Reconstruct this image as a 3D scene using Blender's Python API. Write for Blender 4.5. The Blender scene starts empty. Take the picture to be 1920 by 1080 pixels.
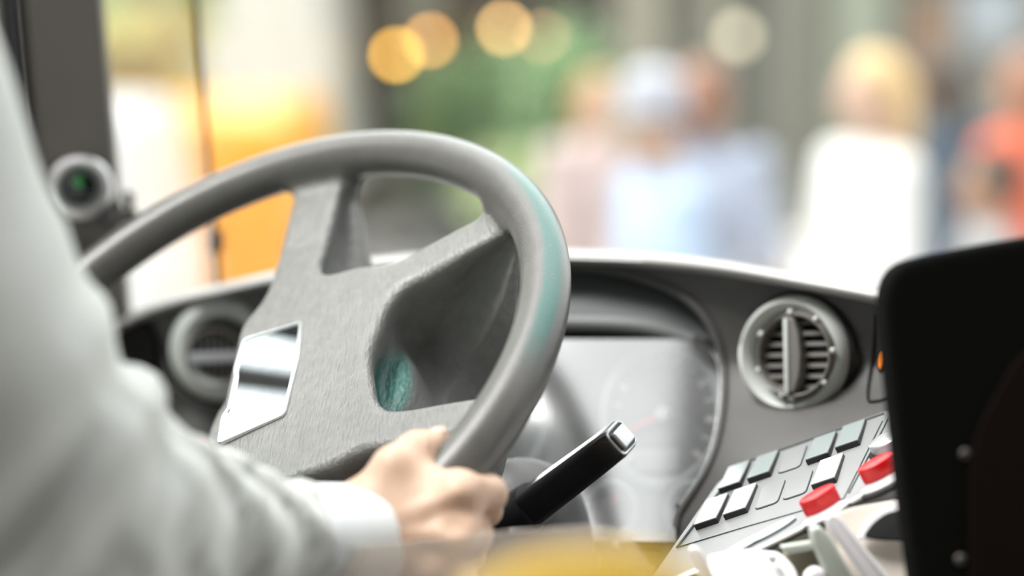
import bpy, bmesh, math, random
import numpy as np
from mathutils import Matrix, Vector
random.seed(4); rng = np.random.default_rng(4)
S = bpy.context.scene; COL = S.collection
# ------------------------------------------------------------------ camera, sky, light, exposure
FPX = 3583.0                                    # focal length in pixels of a 1920 wide frame
YAW, PITCH = math.radians(38.7), math.radians(9.0)
CAM = np.array([0.0, 0.0, 1.9])
FW = np.array([-math.sin(YAW)*math.cos(PITCH), math.cos(YAW)*math.cos(PITCH), -math.sin(PITCH)])
RT = np.array([math.cos(YAW), math.sin(YAW), 0.0])
UP = np.cross(RT, FW)
cam = bpy.data.cameras.new('camera'); cam_o = bpy.data.objects.new('camera', cam); COL.objects.link(cam_o)
cam_o.matrix_world = Matrix([[RT[i], UP[i], -FW[i], CAM[i]] for i in range(3)] + [[0, 0, 0, 1]])
cam.sensor_width = 36.0; cam.lens = FPX/1920*36; cam.clip_start = 0.02; cam.clip_end = 300
cam.dof.use_dof = True; cam.dof.focus_distance = 1.25; cam.dof.aperture_fstop = cam.lens/41.0
cam.dof.aperture_blades = 0
S.camera = cam_o
w = bpy.data.worlds.new('sky'); S.world = w; w.use_nodes = True
nt = w.node_tree; bg = nt.nodes['Background']
tc = nt.nodes.new('ShaderNodeTexCoord'); sp = nt.nodes.new('ShaderNodeSeparateXYZ'); cr = nt.nodes.new('ShaderNodeValToRGB')
nt.links.new(tc.outputs['Generated'], sp.inputs[0]); nt.links.new(sp.outputs['Z'], cr.inputs[0]); nt.links.new(cr.outputs[0], bg.inputs[0])
cr.color_ramp.elements[0].position = 0.0; cr.color_ramp.elements[0].color = (.22, .22, .21, 1)
cr.color_ramp.elements[1].position = 1.0; cr.color_ramp.elements[1].color = (1.0, 1.0, 1.0, 1)
e_ = cr.color_ramp.elements.new(.03); e_.color = (.80, .83, .83, 1)
vd = nt.nodes.new('ShaderNodeVectorMath'); vd.operation = 'DOT_PRODUCT'; nt.links.new(tc.outputs['Generated'], vd.inputs[0])
gv = np.array([FW[0], FW[1], 0])*.72+np.array([0, 0, .70]); vd.inputs[1].default_value = gv/np.linalg.norm(gv)   # unseen bright sky zone, high ahead, added for the rim highlights
mr = nt.nodes.new('ShaderNodeMapRange'); mr.interpolation_type = 'SMOOTHSTEP'; nt.links.new(vd.outputs['Value'], mr.inputs[0])
for i_, v_ in ((1, .35), (2, .97), (3, .85), (4, 3.2)): mr.inputs[i_].default_value = v_
nt.links.new(mr.outputs[0], bg.inputs[1])
sun = bpy.data.lights.new('sun', 'SUN'); sun.energy = 3.0; sun.angle = math.radians(22); sun.color = (1, .98, .95)
sun_o = bpy.data.objects.new('sun', sun); COL.objects.link(sun_o); sun_o.location = (0, 0, 20)
SUN_TO = RT*-.50+UP*.82-FW*.24                  # towards the light: high, from the driver's window side
sun_o.rotation_euler = Vector(-SUN_TO).to_track_quat('-Z', 'Y').to_euler()
vs = S.view_settings
vs.view_transform = 'Standard'; vs.look = 'None'; vs.gamma = 1.0; vs.use_curve_mapping = False
vs.exposure = 0.66

def U(px, py, d):
    """world point seen at photograph pixel (px, py) at depth d"""
    return CAM + RT*((px-960)/FPX*d) + UP*(-(py-540)/FPX*d) + FW*d
def CV(x, y, z): return RT*x + UP*y + FW*z      # direction from right, up, away
def nrm(v): v = np.asarray(v, float); return v/np.linalg.norm(v)
def px_of(P):
    q = np.asarray(P) - CAM; z = q@FW
    return 960+FPX*(q@RT)/z, 540-FPX*(q@UP)/z, z

# ------------------------------------------------------------------ materials
def mat(name, col, rough=.5, metal=0.0, bump=None, var=0.0, vscale=30, spec=.5, coat=0, sss=0, emit=None, estr=0, attr=None, attr_col=None, stretch=None, bdist=.001):
    m = bpy.data.materials.new(name); m.use_nodes = True; n = m.node_tree.nodes; l = m.node_tree.links
    b = n['Principled BSDF']; b.inputs['Roughness'].default_value = rough; b.inputs['Metallic'].default_value = metal
    b.inputs['Specular IOR Level'].default_value = spec
    if coat: b.inputs['Coat Weight'].default_value = coat; b.inputs['Coat Roughness'].default_value = .1
    c4 = (*col, 1); src = None
    b.inputs['Base Color'].default_value = c4
    t = n.new('ShaderNodeTexCoord')
    if var:
        no = n.new('ShaderNodeTexNoise'); no.inputs['Scale'].default_value = vscale; no.inputs['Detail'].default_value = 4
        l.new(t.outputs['Object'], no.inputs['Vector'])
        r = n.new('ShaderNodeValToRGB'); r.color_ramp.elements[0].position = .3; r.color_ramp.elements[1].position = .7
        r.color_ramp.elements[0].color = (*[c*(1-var) for c in col], 1); r.color_ramp.elements[1].color = (*[min(1, c*(1+var)) for c in col], 1)
        l.new(no.outputs['Fac'], r.inputs[0]); src = r.outputs[0]
    if attr:
        a = n.new('ShaderNodeAttribute'); a.attribute_name = attr
        mx = n.new('ShaderNodeMix'); mx.data_type = 'RGBA'
        n2 = n.new('ShaderNodeTexNoise'); n2.inputs['Scale'].default_value = 700; n2.inputs['Detail'].default_value = 2; l.new(t.outputs['Object'], n2.inputs['Vector'])
        r2 = n.new('ShaderNodeMapRange'); r2.inputs[1].default_value = .26; r2.inputs[2].default_value = .42; l.new(n2.outputs['Fac'], r2.inputs[0])
        mu = n.new('ShaderNodeMath'); mu.operation = 'MULTIPLY'; l.new(a.outputs['Fac'], mu.inputs[0]); l.new(r2.outputs[0], mu.inputs[1]); l.new(mu.outputs[0], mx.inputs[0])
        if src: l.new(src, mx.inputs[6])
        else: mx.inputs[6].default_value = c4
        mx.inputs[7].default_value = (*attr_col, 1); src = mx.outputs[2]
    if src: l.new(src, b.inputs['Base Color'])
    if bump:
        sc, st = bump
        mp = n.new('ShaderNodeMapping'); l.new(t.outputs['Object'], mp.inputs[0])
        if stretch: mp.inputs['Scale'].default_value = stretch
        no = n.new('ShaderNodeTexNoise'); no.inputs['Scale'].default_value = sc; no.inputs['Detail'].default_value = 3
        l.new(mp.outputs[0], no.inputs['Vector'])
        bp = n.new('ShaderNodeBump'); bp.inputs['Strength'].default_value = st; bp.inputs['Distance'].default_value = bdist
        l.new(no.outputs['Fac'], bp.inputs['Height']); l.new(bp.outputs[0], b.inputs['Normal'])
    if sss:
        b.inputs['Subsurface Weight'].default_value = sss; b.inputs['Subsurface Radius'].default_value = (.010, .004, .002); b.inputs['Subsurface Scale'].default_value = .6
    if emit: b.inputs['Emission Color'].default_value = (*emit, 1); b.inputs['Emission Strength'].default_value = estr
    return m
def glass_mat(name, tint=(1, 1, 1), refl=.06, rough=.0, haze=0, haze_col=(1, 1, 1), fres=True):
    """thin pane: clear transmission, a mirror share that grows at grazing angles, optionally some milky scatter"""
    m = bpy.data.materials.new(name); m.use_nodes = True; n = m.node_tree.nodes; l = m.node_tree.links
    n.remove(n['Principled BSDF']); out = n['Material Output']
    tr = n.new('ShaderNodeBsdfTransparent'); tr.inputs[0].default_value = (*tint, 1)
    gl = n.new('ShaderNodeBsdfGlossy'); gl.inputs['Roughness'].default_value = rough; gl.inputs[0].default_value = (.95, .97, .97, 1)
    mx = n.new('ShaderNodeMixShader')
    if fres:
        lw = n.new('ShaderNodeLayerWeight'); lw.inputs['Blend'].default_value = .25
        mt = n.new('ShaderNodeMath'); mt.operation = 'MULTIPLY_ADD'; mt.inputs[1].default_value = .5; mt.inputs[2].default_value = refl
        l.new(lw.outputs['Fresnel'], mt.inputs[0]); l.new(mt.outputs[0], mx.inputs[0])
    else: mx.inputs[0].default_value = refl
    l.new(tr.outputs[0], mx.inputs[1]); l.new(gl.outputs[0], mx.inputs[2]); last = mx
    if haze:
        df = n.new('ShaderNodeBsdfDiffuse'); df.inputs[0].default_value = (*haze_col, 1); m2 = n.new('ShaderNodeMixShader'); m2.inputs[0].default_value = haze
        l.new(mx.outputs[0], m2.inputs[1]); l.new(df.outputs[0], m2.inputs[2]); last = m2
    l.new(last.outputs[0], out.inputs[0]); return m

# ------------------------------------------------------------------ objects
def link(o): COL.objects.link(o); return o
def tag(o, label=None, cat=None, group=None, kind=None):
    if label: o['label'] = label
    if cat: o['category'] = cat
    if group: o['group'] = group
    if kind: o['kind'] = kind
    return o
def thing(name, label, cat, loc, group=None, basis=None):
    o = bpy.data.objects.new(name, None); o.empty_display_size = .02
    M = Matrix.Translation(Vector(loc)) if basis is None else basis
    o.matrix_basis = M; link(o); o['_w'] = 1
    del o['_w']
    return tag(o, label, cat, group)
def obj(name, me, m, parent=None, local=False, label=None):
    """local=False: mesh is in world coordinates whatever the parent; local=True: mesh sits in the parent's frame"""
    o = bpy.data.objects.new(name, me); link(o)
    me.materials.clear(); me.materials.append(m)
    if parent is not None:
        o.parent = parent
        if not local and parent.parent is None and parent.type == 'EMPTY':
            o.matrix_parent_inverse = parent.matrix_basis.inverted()
    if label: o['label'] = label
    return o
def mesh(name, V, F, smooth=True):
    me = bpy.data.meshes.new(name); me.from_pydata([tuple(v) for v in V], [], [tuple(int(i) for i in f) for f in F]); me.update()
    if smooth: me.polygons.foreach_set('use_smooth', [True]*len(me.polygons))
    return me
def from_bm(bm, name='m', smooth=True, angle=40):
    bmesh.ops.recalc_face_normals(bm, faces=bm.faces)
    me = bpy.data.meshes.new(name); bm.to_mesh(me); bm.free()
    if smooth:
        me.polygons.foreach_set('use_smooth', [True]*len(me.polygons))
        me.set_sharp_from_angle(angle=math.radians(angle))
    return me
def frame(o, x, y=None, z=None):
    """4x4 from origin and axes (x given, y made orthogonal)"""
    x = nrm(x)
    if z is not None: z = nrm(z); x = nrm(x - z*(x@z)); y = np.cross(z, x)
    else: y = nrm(np.asarray(y) - x*(np.asarray(y)@x)); z = np.cross(x, y)
    return Matrix([[x[i], y[i], z[i], o[i]] for i in range(3)] + [[0, 0, 0, 1]])
def add_box(bm, M, sx, sy, sz, bev=0, seg=2):
    r = bmesh.ops.create_cube(bm, size=1.0); vs_ = r['verts']
    bmesh.ops.scale(bm, vec=(sx, sy, sz), verts=vs_)
    if bev:
        ed = list({e for v in vs_ for e in v.link_edges})
        r2 = bmesh.ops.bevel(bm, geom=ed, offset=bev, segments=seg, affect='EDGES', profile=.6)
        vs_ = list({v for f in r2['faces'] for v in f.verts} | {v for v in vs_ if v.is_valid})
    bmesh.ops.transform(bm, matrix=M, verts=vs_)
def box(M, sx, sy, sz, bev=0, seg=2):
    bm = bmesh.new(); add_box(bm, M, sx, sy, sz, bev, seg); return from_bm(bm)
def add_prism(bm, M, pts, z0, z1, bev=0, seg=3):
    """polygon in the local xy plane pulled from z0 to z1"""
    a = [bm.verts.new((p[0], p[1], z0)) for p in pts]; b = [bm.verts.new((p[0], p[1], z1)) for p in pts]; n = len(pts)
    fs = [bm.faces.new(a[::-1]), bm.faces.new(b)]
    for i in range(n): fs.append(bm.faces.new((a[i], a[(i+1) % n], b[(i+1) % n], b[i])))
    vs_ = a+b
    bmesh.ops.recalc_face_normals(bm, faces=fs)
    if bev:
        ed = list({e for e in fs[0].edges} | {e for e in fs[1].edges})
        r2 = bmesh.ops.bevel(bm, geom=ed, offset=bev, segments=seg, affect='EDGES', profile=.6)
        vs_ = list({v for f in r2['faces'] for v in f.verts} | {v for v in vs_ if v.is_valid})
    bmesh.ops.transform(bm, matrix=M, verts=vs_)
def prism(M, pts, z0, z1, bev=0, seg=3):
    bm = bmesh.new(); add_prism(bm, M, pts, z0, z1, bev, seg); return from_bm(bm)
def round_poly(pts, r, n=5):
    out = []; N = len(pts); pts = [np.asarray(p, float) for p in pts]
    rs = r if isinstance(r, (list, tuple)) else [r]*N
    for i in range(N):
        a, b, c = pts[i-1], pts[i], pts[(i+1) % N]; rr = rs[i]
        u = nrm(a-b)*min(rr, np.linalg.norm(a-b)*.48); v = nrm(c-b)*min(rr, np.linalg.norm(c-b)*.48)
        for k in range(n+1):
            t = k/n; out.append((1-t)**2*(b+u) + 2*t*(1-t)*b + t*t*(b+v))
    return out
def ell(rx, ry, n=32, cx=0, cy=0): return [(cx+rx*math.cos(2*math.pi*k/n), cy+ry*math.sin(2*math.pi*k/n)) for k in range(n)]
def add_lathe(bm, M, prof, n=48, close=False):
    """profile of (radius, z) turned about local z"""
    rings = []
    for r, z in prof:
        if r < 1e-6: rings.append([bm.verts.new(M@Vector((0, 0, z)))])
        else: rings.append([bm.verts.new(M@Vector((r*math.cos(2*math.pi*k/n), r*math.sin(2*math.pi*k/n), z))) for k in range(n)])
    pr = list(zip(rings, rings[1:])) + ([(rings[-1], rings[0])] if close else [])
    for a, b in pr:
        for k in range(n):
            k2 = (k+1) % n
            if len(a) == 1 and len(b) == 1: continue
            if len(a) == 1: bm.faces.new((a[0], b[k], b[k2]))
            elif len(b) == 1: bm.faces.new((a[k], b[0], a[k2]))
            else: bm.faces.new((a[k], b[k], b[k2], a[k2]))
def lathe(M, prof, n=48, close=False, angle=40):
    bm = bmesh.new(); add_lathe(bm, M, prof, n, close); return from_bm(bm, angle=angle)
def add_tube(bm, P, r, n=10, closed=False, flat=None):
    P = [np.asarray(p, float) for p in P]; N = len(P); rings = []
    rs = r if isinstance(r, (list, tuple, np.ndarray)) else [r]*N
    t0 = nrm(P[1]-P[0]); ref = np.array([0, 0, 1.0]) if abs(t0[2]) < .9 else np.array([1.0, 0, 0])
    a = nrm(np.cross(t0, ref))
    for i in range(N):
        t = nrm(P[(i+1) % N]-P[i-1]) if (closed or 0 < i < N-1) else (nrm(P[1]-P[0]) if i == 0 else nrm(P[-1]-P[-2]))
        a = nrm(a - t*(a@t)); b = np.cross(t, a)
        rings.append([bm.verts.new(P[i]+rs[i]*(a*math.cos(2*math.pi*k/n)+b*math.sin(2*math.pi*k/n)*(flat or 1))) for k in range(n)])
    for i in range(N if closed else N-1):
        A, B = rings[i], rings[(i+1) % N]
        for k in range(n): bm.faces.new((A[k], A[(k+1) % n], B[(k+1) % n], B[k]))
    if not closed: bm.faces.new(rings[0][::-1]); bm.faces.new(rings[-1])
def tube(P, r, n=10, closed=False, flat=None):
    bm = bmesh.new(); add_tube(bm, P, r, n, closed, flat); return from_bm(bm, angle=50)
def cat_rom(P, k=8, closed=False):
    P = [np.asarray(p, float) for p in P]; out = []; N = len(P)
    for i in range(N if closed else N-1):
        p0 = P[i-1] if (closed or i > 0) else 2*P[0]-P[1]; p1 = P[i]; p2 = P[(i+1) % N]
        p3 = P[(i+2) % N] if (closed or i+2 < N) else 2*P[-1]-P[-2]
        for j in range(k):
            t = j/k; out.append(.5*((2*p1)+(p2-p0)*t+(2*p0-5*p1+4*p2-p3)*t*t+(3*p1-p0-3*p2+p3)*t**3))
    if not closed: out.append(P[-1])
    return out

# ------------------------------------------------------------------ smooth solids: distance fields turned into meshes
def smin(a, b, k): h = np.clip(.5+.5*(b-a)/k, 0, 1); return b*(1-h)+a*h-k*h*(1-h)
def smax(a, b, k): return -smin(-a, -b, k)
def cone_sd(p, a, b, ra, rb):
    a = np.asarray(a); ab = np.asarray(b)-a; t = np.clip(((p-a)@ab)/(ab@ab), 0, 1)
    return np.linalg.norm(p-a-t[:, None]*ab, axis=1)-(ra+(rb-ra)*t)
def ell_sd(p, c, R, ax=None):
    q = p-np.asarray(c)
    if ax is not None: q = q@np.asarray(ax).T
    k = np.linalg.norm(q/np.asarray(R), axis=1); k2 = np.linalg.norm(q/np.asarray(R)**2, axis=1)
    return k*(k-1)/np.maximum(k2, 1e-9)
def ellipsoid_sd(p, c, R, ax=None): return ell_sd(p, c, R, ax)
def surf(fn, lo, hi, h, proj=3):
    lo = np.asarray(lo, float); hi = np.asarray(hi, float); N = np.ceil((hi-lo)/h).astype(int)+1
    ax = [lo[i]+h*np.arange(N[i]) for i in range(3)]
    val = np.empty(N)
    step = max(1, int(400000/(N[1]*N[2])))
    Y, Z = np.meshgrid(ax[1], ax[2], indexing='ij')
    for i in range(0, N[0], step):
        xs = ax[0][i:i+step]
        P = np.stack([np.repeat(xs, Y.size), np.tile(Y.ravel(), len(xs)), np.tile(Z.ravel(), len(xs))], 1)
        val[i:i+step] = fn(P).reshape(len(xs), N[1], N[2])
    neg = val < 0
    cn = np.zeros(N-1, int)
    for dx in (0, 1):
        for dy in (0, 1):
            for dz in (0, 1): cn += neg[dx:N[0]-1+dx, dy:N[1]-1+dy, dz:N[2]-1+dz]
    act = (cn > 0) & (cn < 8); idx = -np.ones(N-1, int); cells = np.argwhere(act); idx[act] = np.arange(len(cells))
    V = lo + (cells+.5)*h
    acc = np.zeros((len(cells), 3)); cnt = np.zeros(len(cells))
    corners = [(a, b, c) for a in (0, 1) for b in (0, 1) for c in (0, 1)]
    for c0 in corners:
        for k in range(3):
            if c0[k] == 1: continue
            c1 = list(c0); c1[k] = 1
            i0 = cells+np.array(c0); i1 = cells+np.array(c1)
            v0 = val[i0[:, 0], i0[:, 1], i0[:, 2]]; v1 = val[i1[:, 0], i1[:, 1], i1[:, 2]]
            m = (v0 < 0) != (v1 < 0); t = np.where(m, v0/np.where(m, v0-v1, 1), 0)
            q = np.array(c0)+t[:, None]*(np.array(c1)-np.array(c0)); acc[m] += q[m]; cnt[m] += 1
    V = lo + (cells + acc/cnt[:, None])*h
    e = h*.25
    def grad(P): return np.stack([(fn(P+np.eye(3)[k]*e)-fn(P-np.eye(3)[k]*e))/(2*e) for k in range(3)], 1)
    for _ in range(proj):
        g = grad(V); f = fn(V); s = f/np.maximum((g*g).sum(1), .2); s = np.clip(s, -h*.5, h*.5); V = V-g*s[:, None]
    g = grad(V); nn = g/np.maximum(np.linalg.norm(g, axis=1), 1e-9)[:, None]
    F = []
    for k in range(3):
        a, b = (k+1) % 3, (k+2) % 3
        sl0 = [slice(None)]*3; sl1 = [slice(None)]*3
        sl0[k] = slice(0, N[k]-1); sl1[k] = slice(1, N[k])
        n0 = neg[tuple(sl0)]; n1 = neg[tuple(sl1)]; ch = np.argwhere(n0 != n1)
        ok = (ch[:, a] > 0) & (ch[:, b] > 0) & (ch[:, a] < N[a]-1) & (ch[:, b] < N[b]-1); ch = ch[ok]
        if not len(ch): continue
        def cell(da, db):
            q = ch.copy(); q[:, a] -= da; q[:, b] -= db; return idx[q[:, 0], q[:, 1], q[:, 2]]
        qd = np.stack([cell(1, 1), cell(0, 1), cell(0, 0), cell(1, 0)], 1)
        fl = ~n0[ch[:, 0], ch[:, 1], ch[:, 2]]; qd[fl] = qd[fl][:, ::-1]; F.append(qd)
    F = np.concatenate(F)
    return V, F, nn
def sd_mesh(V, F, nn=None, sel=None, attr=None):
    if sel is not None: F = F[sel]
    used = np.unique(F); mp = -np.ones(len(V), int); mp[used] = np.arange(len(used))
    me = mesh('m', V[used], mp[F])
    if attr is not None:
        a = me.attributes.new('teal_reflection', 'FLOAT', 'POINT'); a.data.foreach_set('value', attr[used].astype(np.float32))
    if nn is not None: me.normals_split_custom_set_from_vertices([tuple(v) for v in nn[used]])
    return me
# ------------------------------------------------------------------ the steering wheel
M_WHEEL = mat('wheel vinyl', (.205, .207, .197), .38, bump=(480, .75), stretch=(.28, 1.0, 1.0), var=.10, vscale=120, spec=.5, attr='teal_reflection', attr_col=(.002, .105, .085), bdist=.0017)
M_RIM = mat('rim vinyl', (.102, .099, .091), .30, bump=(900, .3), var=.08, vscale=90, spec=.6, coat=.12, attr='teal_reflection', attr_col=(.002, .105, .085), bdist=.0008)
M_CHROME = mat('chrome', (.93, .94, .94), .08, 1.0)
M_MIRROR = mat('mirror plate', (.56, .60, .63), .03, 1.0, var=.06, vscale=60)
WN = nrm([0, -.610, .792]); WX = np.array([1.0, 0, 0]); WY = np.cross(WN, WX)
WC = U(442.2, 702.5, 1.296)
ru = math.radians(-60); WU = WX*math.cos(ru)+WY*math.sin(ru); WV = np.cross(WN, WU)
WM = Matrix([[WU[i], WV[i], WN[i], WC[i]] for i in range(3)] + [[0, 0, 0, 1]])
RR, RT_ = .226, .0168
def seg2(q, a, b, ra, rb):
    a = np.array(a); ab = np.array(b)-a; t = np.clip(((q-a)@ab)/(ab@ab), 0, 1)
    return np.linalg.norm(q-a-t[:, None]*ab, axis=1)-(ra+(rb-ra)*t)
HUB = np.array(round_poly([(-78, -19), (78, -19), (104, 20), (100, 82), (60, 106), (0, 93), (-60, 106), (-100, 82), (-104, 20)], 12, 4))*.001
def poly_sd(q, P):
    d = np.full(len(q), 1e9); ins = np.zeros(len(q), bool)
    for i in range(len(P)):
        a, b = P[i-1], P[i]; e = b-a; w_ = q-a; t = np.clip((w_@e)/(e@e), 0, 1)
        d = np.minimum(d, np.linalg.norm(w_-t[:, None]*e, axis=1))
        c = ((a[1] <= q[:, 1]) != (b[1] <= q[:, 1])) & (q[:, 0] < (b[0]-a[0])*(q[:, 1]-a[1])/np.where(b[1] == a[1], 1e-9, b[1]-a[1])+a[0])
        ins ^= c
    return np.where(ins, -d, d)
SPOKES = [((-.060, .014), (-.235, .037), .021, .024), ((-.072, .090), (-.100, .212), .018, .017), ((.072, .090), (.100, .212), .018, .017), ((.060, .014), (.235, .037), .021, .024)]
def hub_parts(q):
    return [poly_sd(q, HUB)] + [seg2(q, *s) for s in SPOKES]
def wheel_fields(p):
    q = p[:, :2]; h = p[:, 2]; r = np.linalg.norm(q, axis=1)
    tor = np.sqrt((r-RR)**2+(h*1.0)**2)-RT_
    ps = hub_parts(q)
    d2 = ps[0]
    for s in ps[1:]: d2 = smin(d2, s, .020)
    d2 = smax(d2, r-RR, .004)
    t = np.clip((r-.05)/.17, 0, 1); t = t*t*(3-2*t)
    top = -.017+.014*t + .004*np.clip(1-(q[:, 0]**2/.10**2+(q[:, 1]-.03)**2/.08**2), -1, 1)
    k = np.clip((q[:, 1]-.035)/.07, 0, 1)
    bA = -.074+.048*np.clip((r-.09)/.115, 0, 1)**1.5; bB = -.155+.142*np.clip((r-.10)/.118, 0, 1)**1.7
    bot = bA*(1-k)+bB*k
    D = np.maximum(top-bot, .01); f = (top-h)/D
    ss_ = lambda x, a, b: (lambda t: t*t*(3-2*t))(np.clip((x-a)/(b-a), 0, 1))
    amp = np.clip(D/.06, .25, 1.3)
    d2 = d2+amp*(.010*ss_(f, 0, .35)-.020*ss_(f, .42, .62))
    slab = np.maximum(h-top, bot-h)
    body = smax(d2, slab, .010)
    boss = smax(np.linalg.norm(q-np.array([0, .030]), axis=1)-.080, np.maximum(h+.045, -.156-h), .012)
    return tor, smin(body, boss, .012)
def wheel_sd(p):
    a, b = wheel_fields(p); return smin(a, b, .016)
V, F, NN = surf(wheel_sd, (-.25, -.25, -.165), (.25, .25, .03), .0026)
# teal reflection painted into the colour: a band on the outer edge of the rim and a patch low in the hub pocket
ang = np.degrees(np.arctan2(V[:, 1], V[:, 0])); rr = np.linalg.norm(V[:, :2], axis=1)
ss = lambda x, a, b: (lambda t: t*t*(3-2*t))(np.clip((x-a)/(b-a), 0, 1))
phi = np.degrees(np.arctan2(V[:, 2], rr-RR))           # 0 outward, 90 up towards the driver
teal_reflection = ss(phi, 20, 34)*(1-ss(phi, 62, 78))*ss(ang, 66, 80)*(1-ss(ang, 112, 128))*ss(rr, RR-.012, RR-.006)*.9
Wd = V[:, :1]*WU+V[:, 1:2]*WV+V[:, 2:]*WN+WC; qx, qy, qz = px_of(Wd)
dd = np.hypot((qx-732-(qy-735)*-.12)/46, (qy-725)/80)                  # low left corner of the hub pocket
teal_reflection = np.maximum(teal_reflection, (1-ss(dd, .55, 1.1))*(1-ss(V[:, 2], -.030, -.021))*ss(V[:, 2], -.085, -.07)*(V[:, 1] > .06))
fc = V[F].mean(1); ta, tb = wheel_fields(fc); q2 = fc[:, :2]; hp = np.stack(hub_parts(q2), 1)
hp[:, 0] -= .002
cls = np.where(ta < tb+.001, 0, 1+np.argmin(hp, 1)); cls[(fc[:, 2] < -.08) & (cls > 0)] = 1
wheel = thing('steering_wheel', 'large grey four-spoke bus steering wheel with a mirror-bright badge, gripped by the driver', 'steering wheel', WC, basis=WM)
rim = obj('rim', sd_mesh(V, F, NN, cls == 0, teal_reflection), M_RIM, wheel, True, 'grey moulded rim with a painted teal reflection')
obj('hub', sd_mesh(V, F, NN, cls == 1, teal_reflection), M_WHEEL, wheel, True)
for k in range(4): obj('spoke', sd_mesh(V, F, NN, cls == 2+k, teal_reflection), M_WHEEL, wheel, True)
# badge
def hub_top(x, y):
    r = math.hypot(x, y); t = min(max((r-.05)/.17, 0), 1); t = t*t*(3-2*t)
    return -.017+.014*t+.004*max(-1, min(1, 1-(x*x/.10**2+(y-.03)**2/.08**2)))
BZ = max(hub_top(0, .012), hub_top(.04, .012))
bpts = [(-.0525, -.009), (-.022, -.0115), (-.014, -.0095), (.018, -.0095), (.024, -.0130), (.051, -.0120), (.040, .037), (-.015, .040), (-.0535, .0375)]
bo = round_poly(bpts, .004, 4); bi = [np.array([.0, .013])+(np.asarray(p)-np.array([.0, .013]))*np.array([.955, .90]) for p in bo]
bm = bmesh.new(); zt = BZ+.0016
ra = [bm.verts.new((p[0], p[1], BZ-.004)) for p in bo]; rb = [bm.verts.new((p[0]*.99, p[1], zt)) for p in bo]; rc = [bm.verts.new((p[0], p[1], zt)) for p in bi]; rd = [bm.verts.new((p[0], p[1], BZ-.003)) for p in bi]
for A, B in ((ra, rb), (rb, rc), (rc, rd)):
    for i in range(len(A)): bm.faces.new((A[i], A[(i+1) % len(A)], B[(i+1) % len(A)], B[i]))
badge = obj('badge', from_bm(bm, angle=30), mat('polished badge edge', (.95, .97, .96), .18, .9), wheel, True, 'bright polished badge frame')
obj('badge_plate', prism(Matrix.Identity(4), bi, BZ-.004, BZ+.0006), M_MIRROR, badge, True, 'mirror-finish plate')

# ------------------------------------------------------------------ steering column and its stalk
M_COLUMN = mat('column plastic', (.075, .075, .075), .5, bump=(500, .2))
M_STALK = mat('stalk plastic', (.010, .010, .011), .32)
colm = thing('steering_column', 'dark grey column shroud below the steering wheel with a black stalk', 'steering column', WC-WN*.55+WV*.03)
ca = WC+WV*.03-WN*.165
A0 = U(960, 960, 1.315); A1 = U(1000, 985, 1.33)
def col_sd(p):
    d = cone_sd(p, WC+WV*.03-WN*.158, WC+WV*.03-WN*.50, .062, .05)
    sh = ell_sd(p, U(985, 985, 1.34), (.040, .042, .045), np.array([RT, UP, FW]))
    d = smin(d, sh, .03); d = smin(d, cone_sd(p, U(950, 935, 1.33), U(900, 1000, 1.33), .022, .03), .02)
    d = smin(d, cone_sd(p, U(1000, 960, 1.34), U(1030, 1060, 1.36), .030, .035), .02)
    return d
Pp = np.array([WC+WV*.03-WN*.158, WC+WV*.03-WN*.50, U(1080, 870, 1.3), U(860, 1100, 1.4), U(1100, 1120, 1.42)])
Vc, Fc, Nc = surf(col_sd, Pp.min(0)-.08, Pp.max(0)+.08, .006)
obj('shroud', sd_mesh(Vc, Fc, Nc), M_COLUMN, colm)
s0, s1 = U(985, 957, 1.30), U(1166, 820, 1.222)
sd = nrm(s1-s0); sx = nrm(np.cross(sd, FW)); SM = frame(s0, sx, z=sd); L = np.linalg.norm(s1-s0)
def rrect(a, b, r, n=5): return round_poly([(-a, -b), (a, -b), (a, b), (-a, b)], r, n)
bm = bmesh.new(); rings = []
for t, a, b in ((0, .0128, .0128), (.45, .0120, .0120), (.80, .0112, .0112), (.97, .0106, .0108), (1.0, .0092, .0094)):
    rings.append([bm.verts.new(SM@Vector((p[0], p[1], t*L))) for p in rrect(a, b, a*.45)])
for A, B in zip(rings, rings[1:]):
    for i in range(len(A)): bm.faces.new((A[i], A[(i+1) % len(A)], B[(i+1) % len(A)], B[i]))
bm.faces.new(rings[-1]); bm.faces.new(rings[0][::-1])
stalk = obj('stalk', from_bm(bm), M_STALK, colm, label='black control stalk')
obj('stalk_boot', lathe(frame(s0, sx, z=sd), [(0, -.03), (.019, -.03), (.018, -.012), (.0165, .004), (.0155, .012), (0, .012)]), M_STALK, stalk)
obj('stalk_button', prism(SM, rrect(.0062, .0066, .0018), L-.001, L+.0032, .001), mat('silver button', (.62, .65, .66), .25, .7), stalk, label='silver push button on the stalk end')
cr_ = [SM@Vector((p[0], p[1], L*.995)) for p in rrect(.0088, .0092, .004)]
obj('stalk_end_ring', tube([np.array(v) for v in cr_], .0009, 6, True), mat('satin ring', (.5, .53, .54), .3, .6), stalk)
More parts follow.
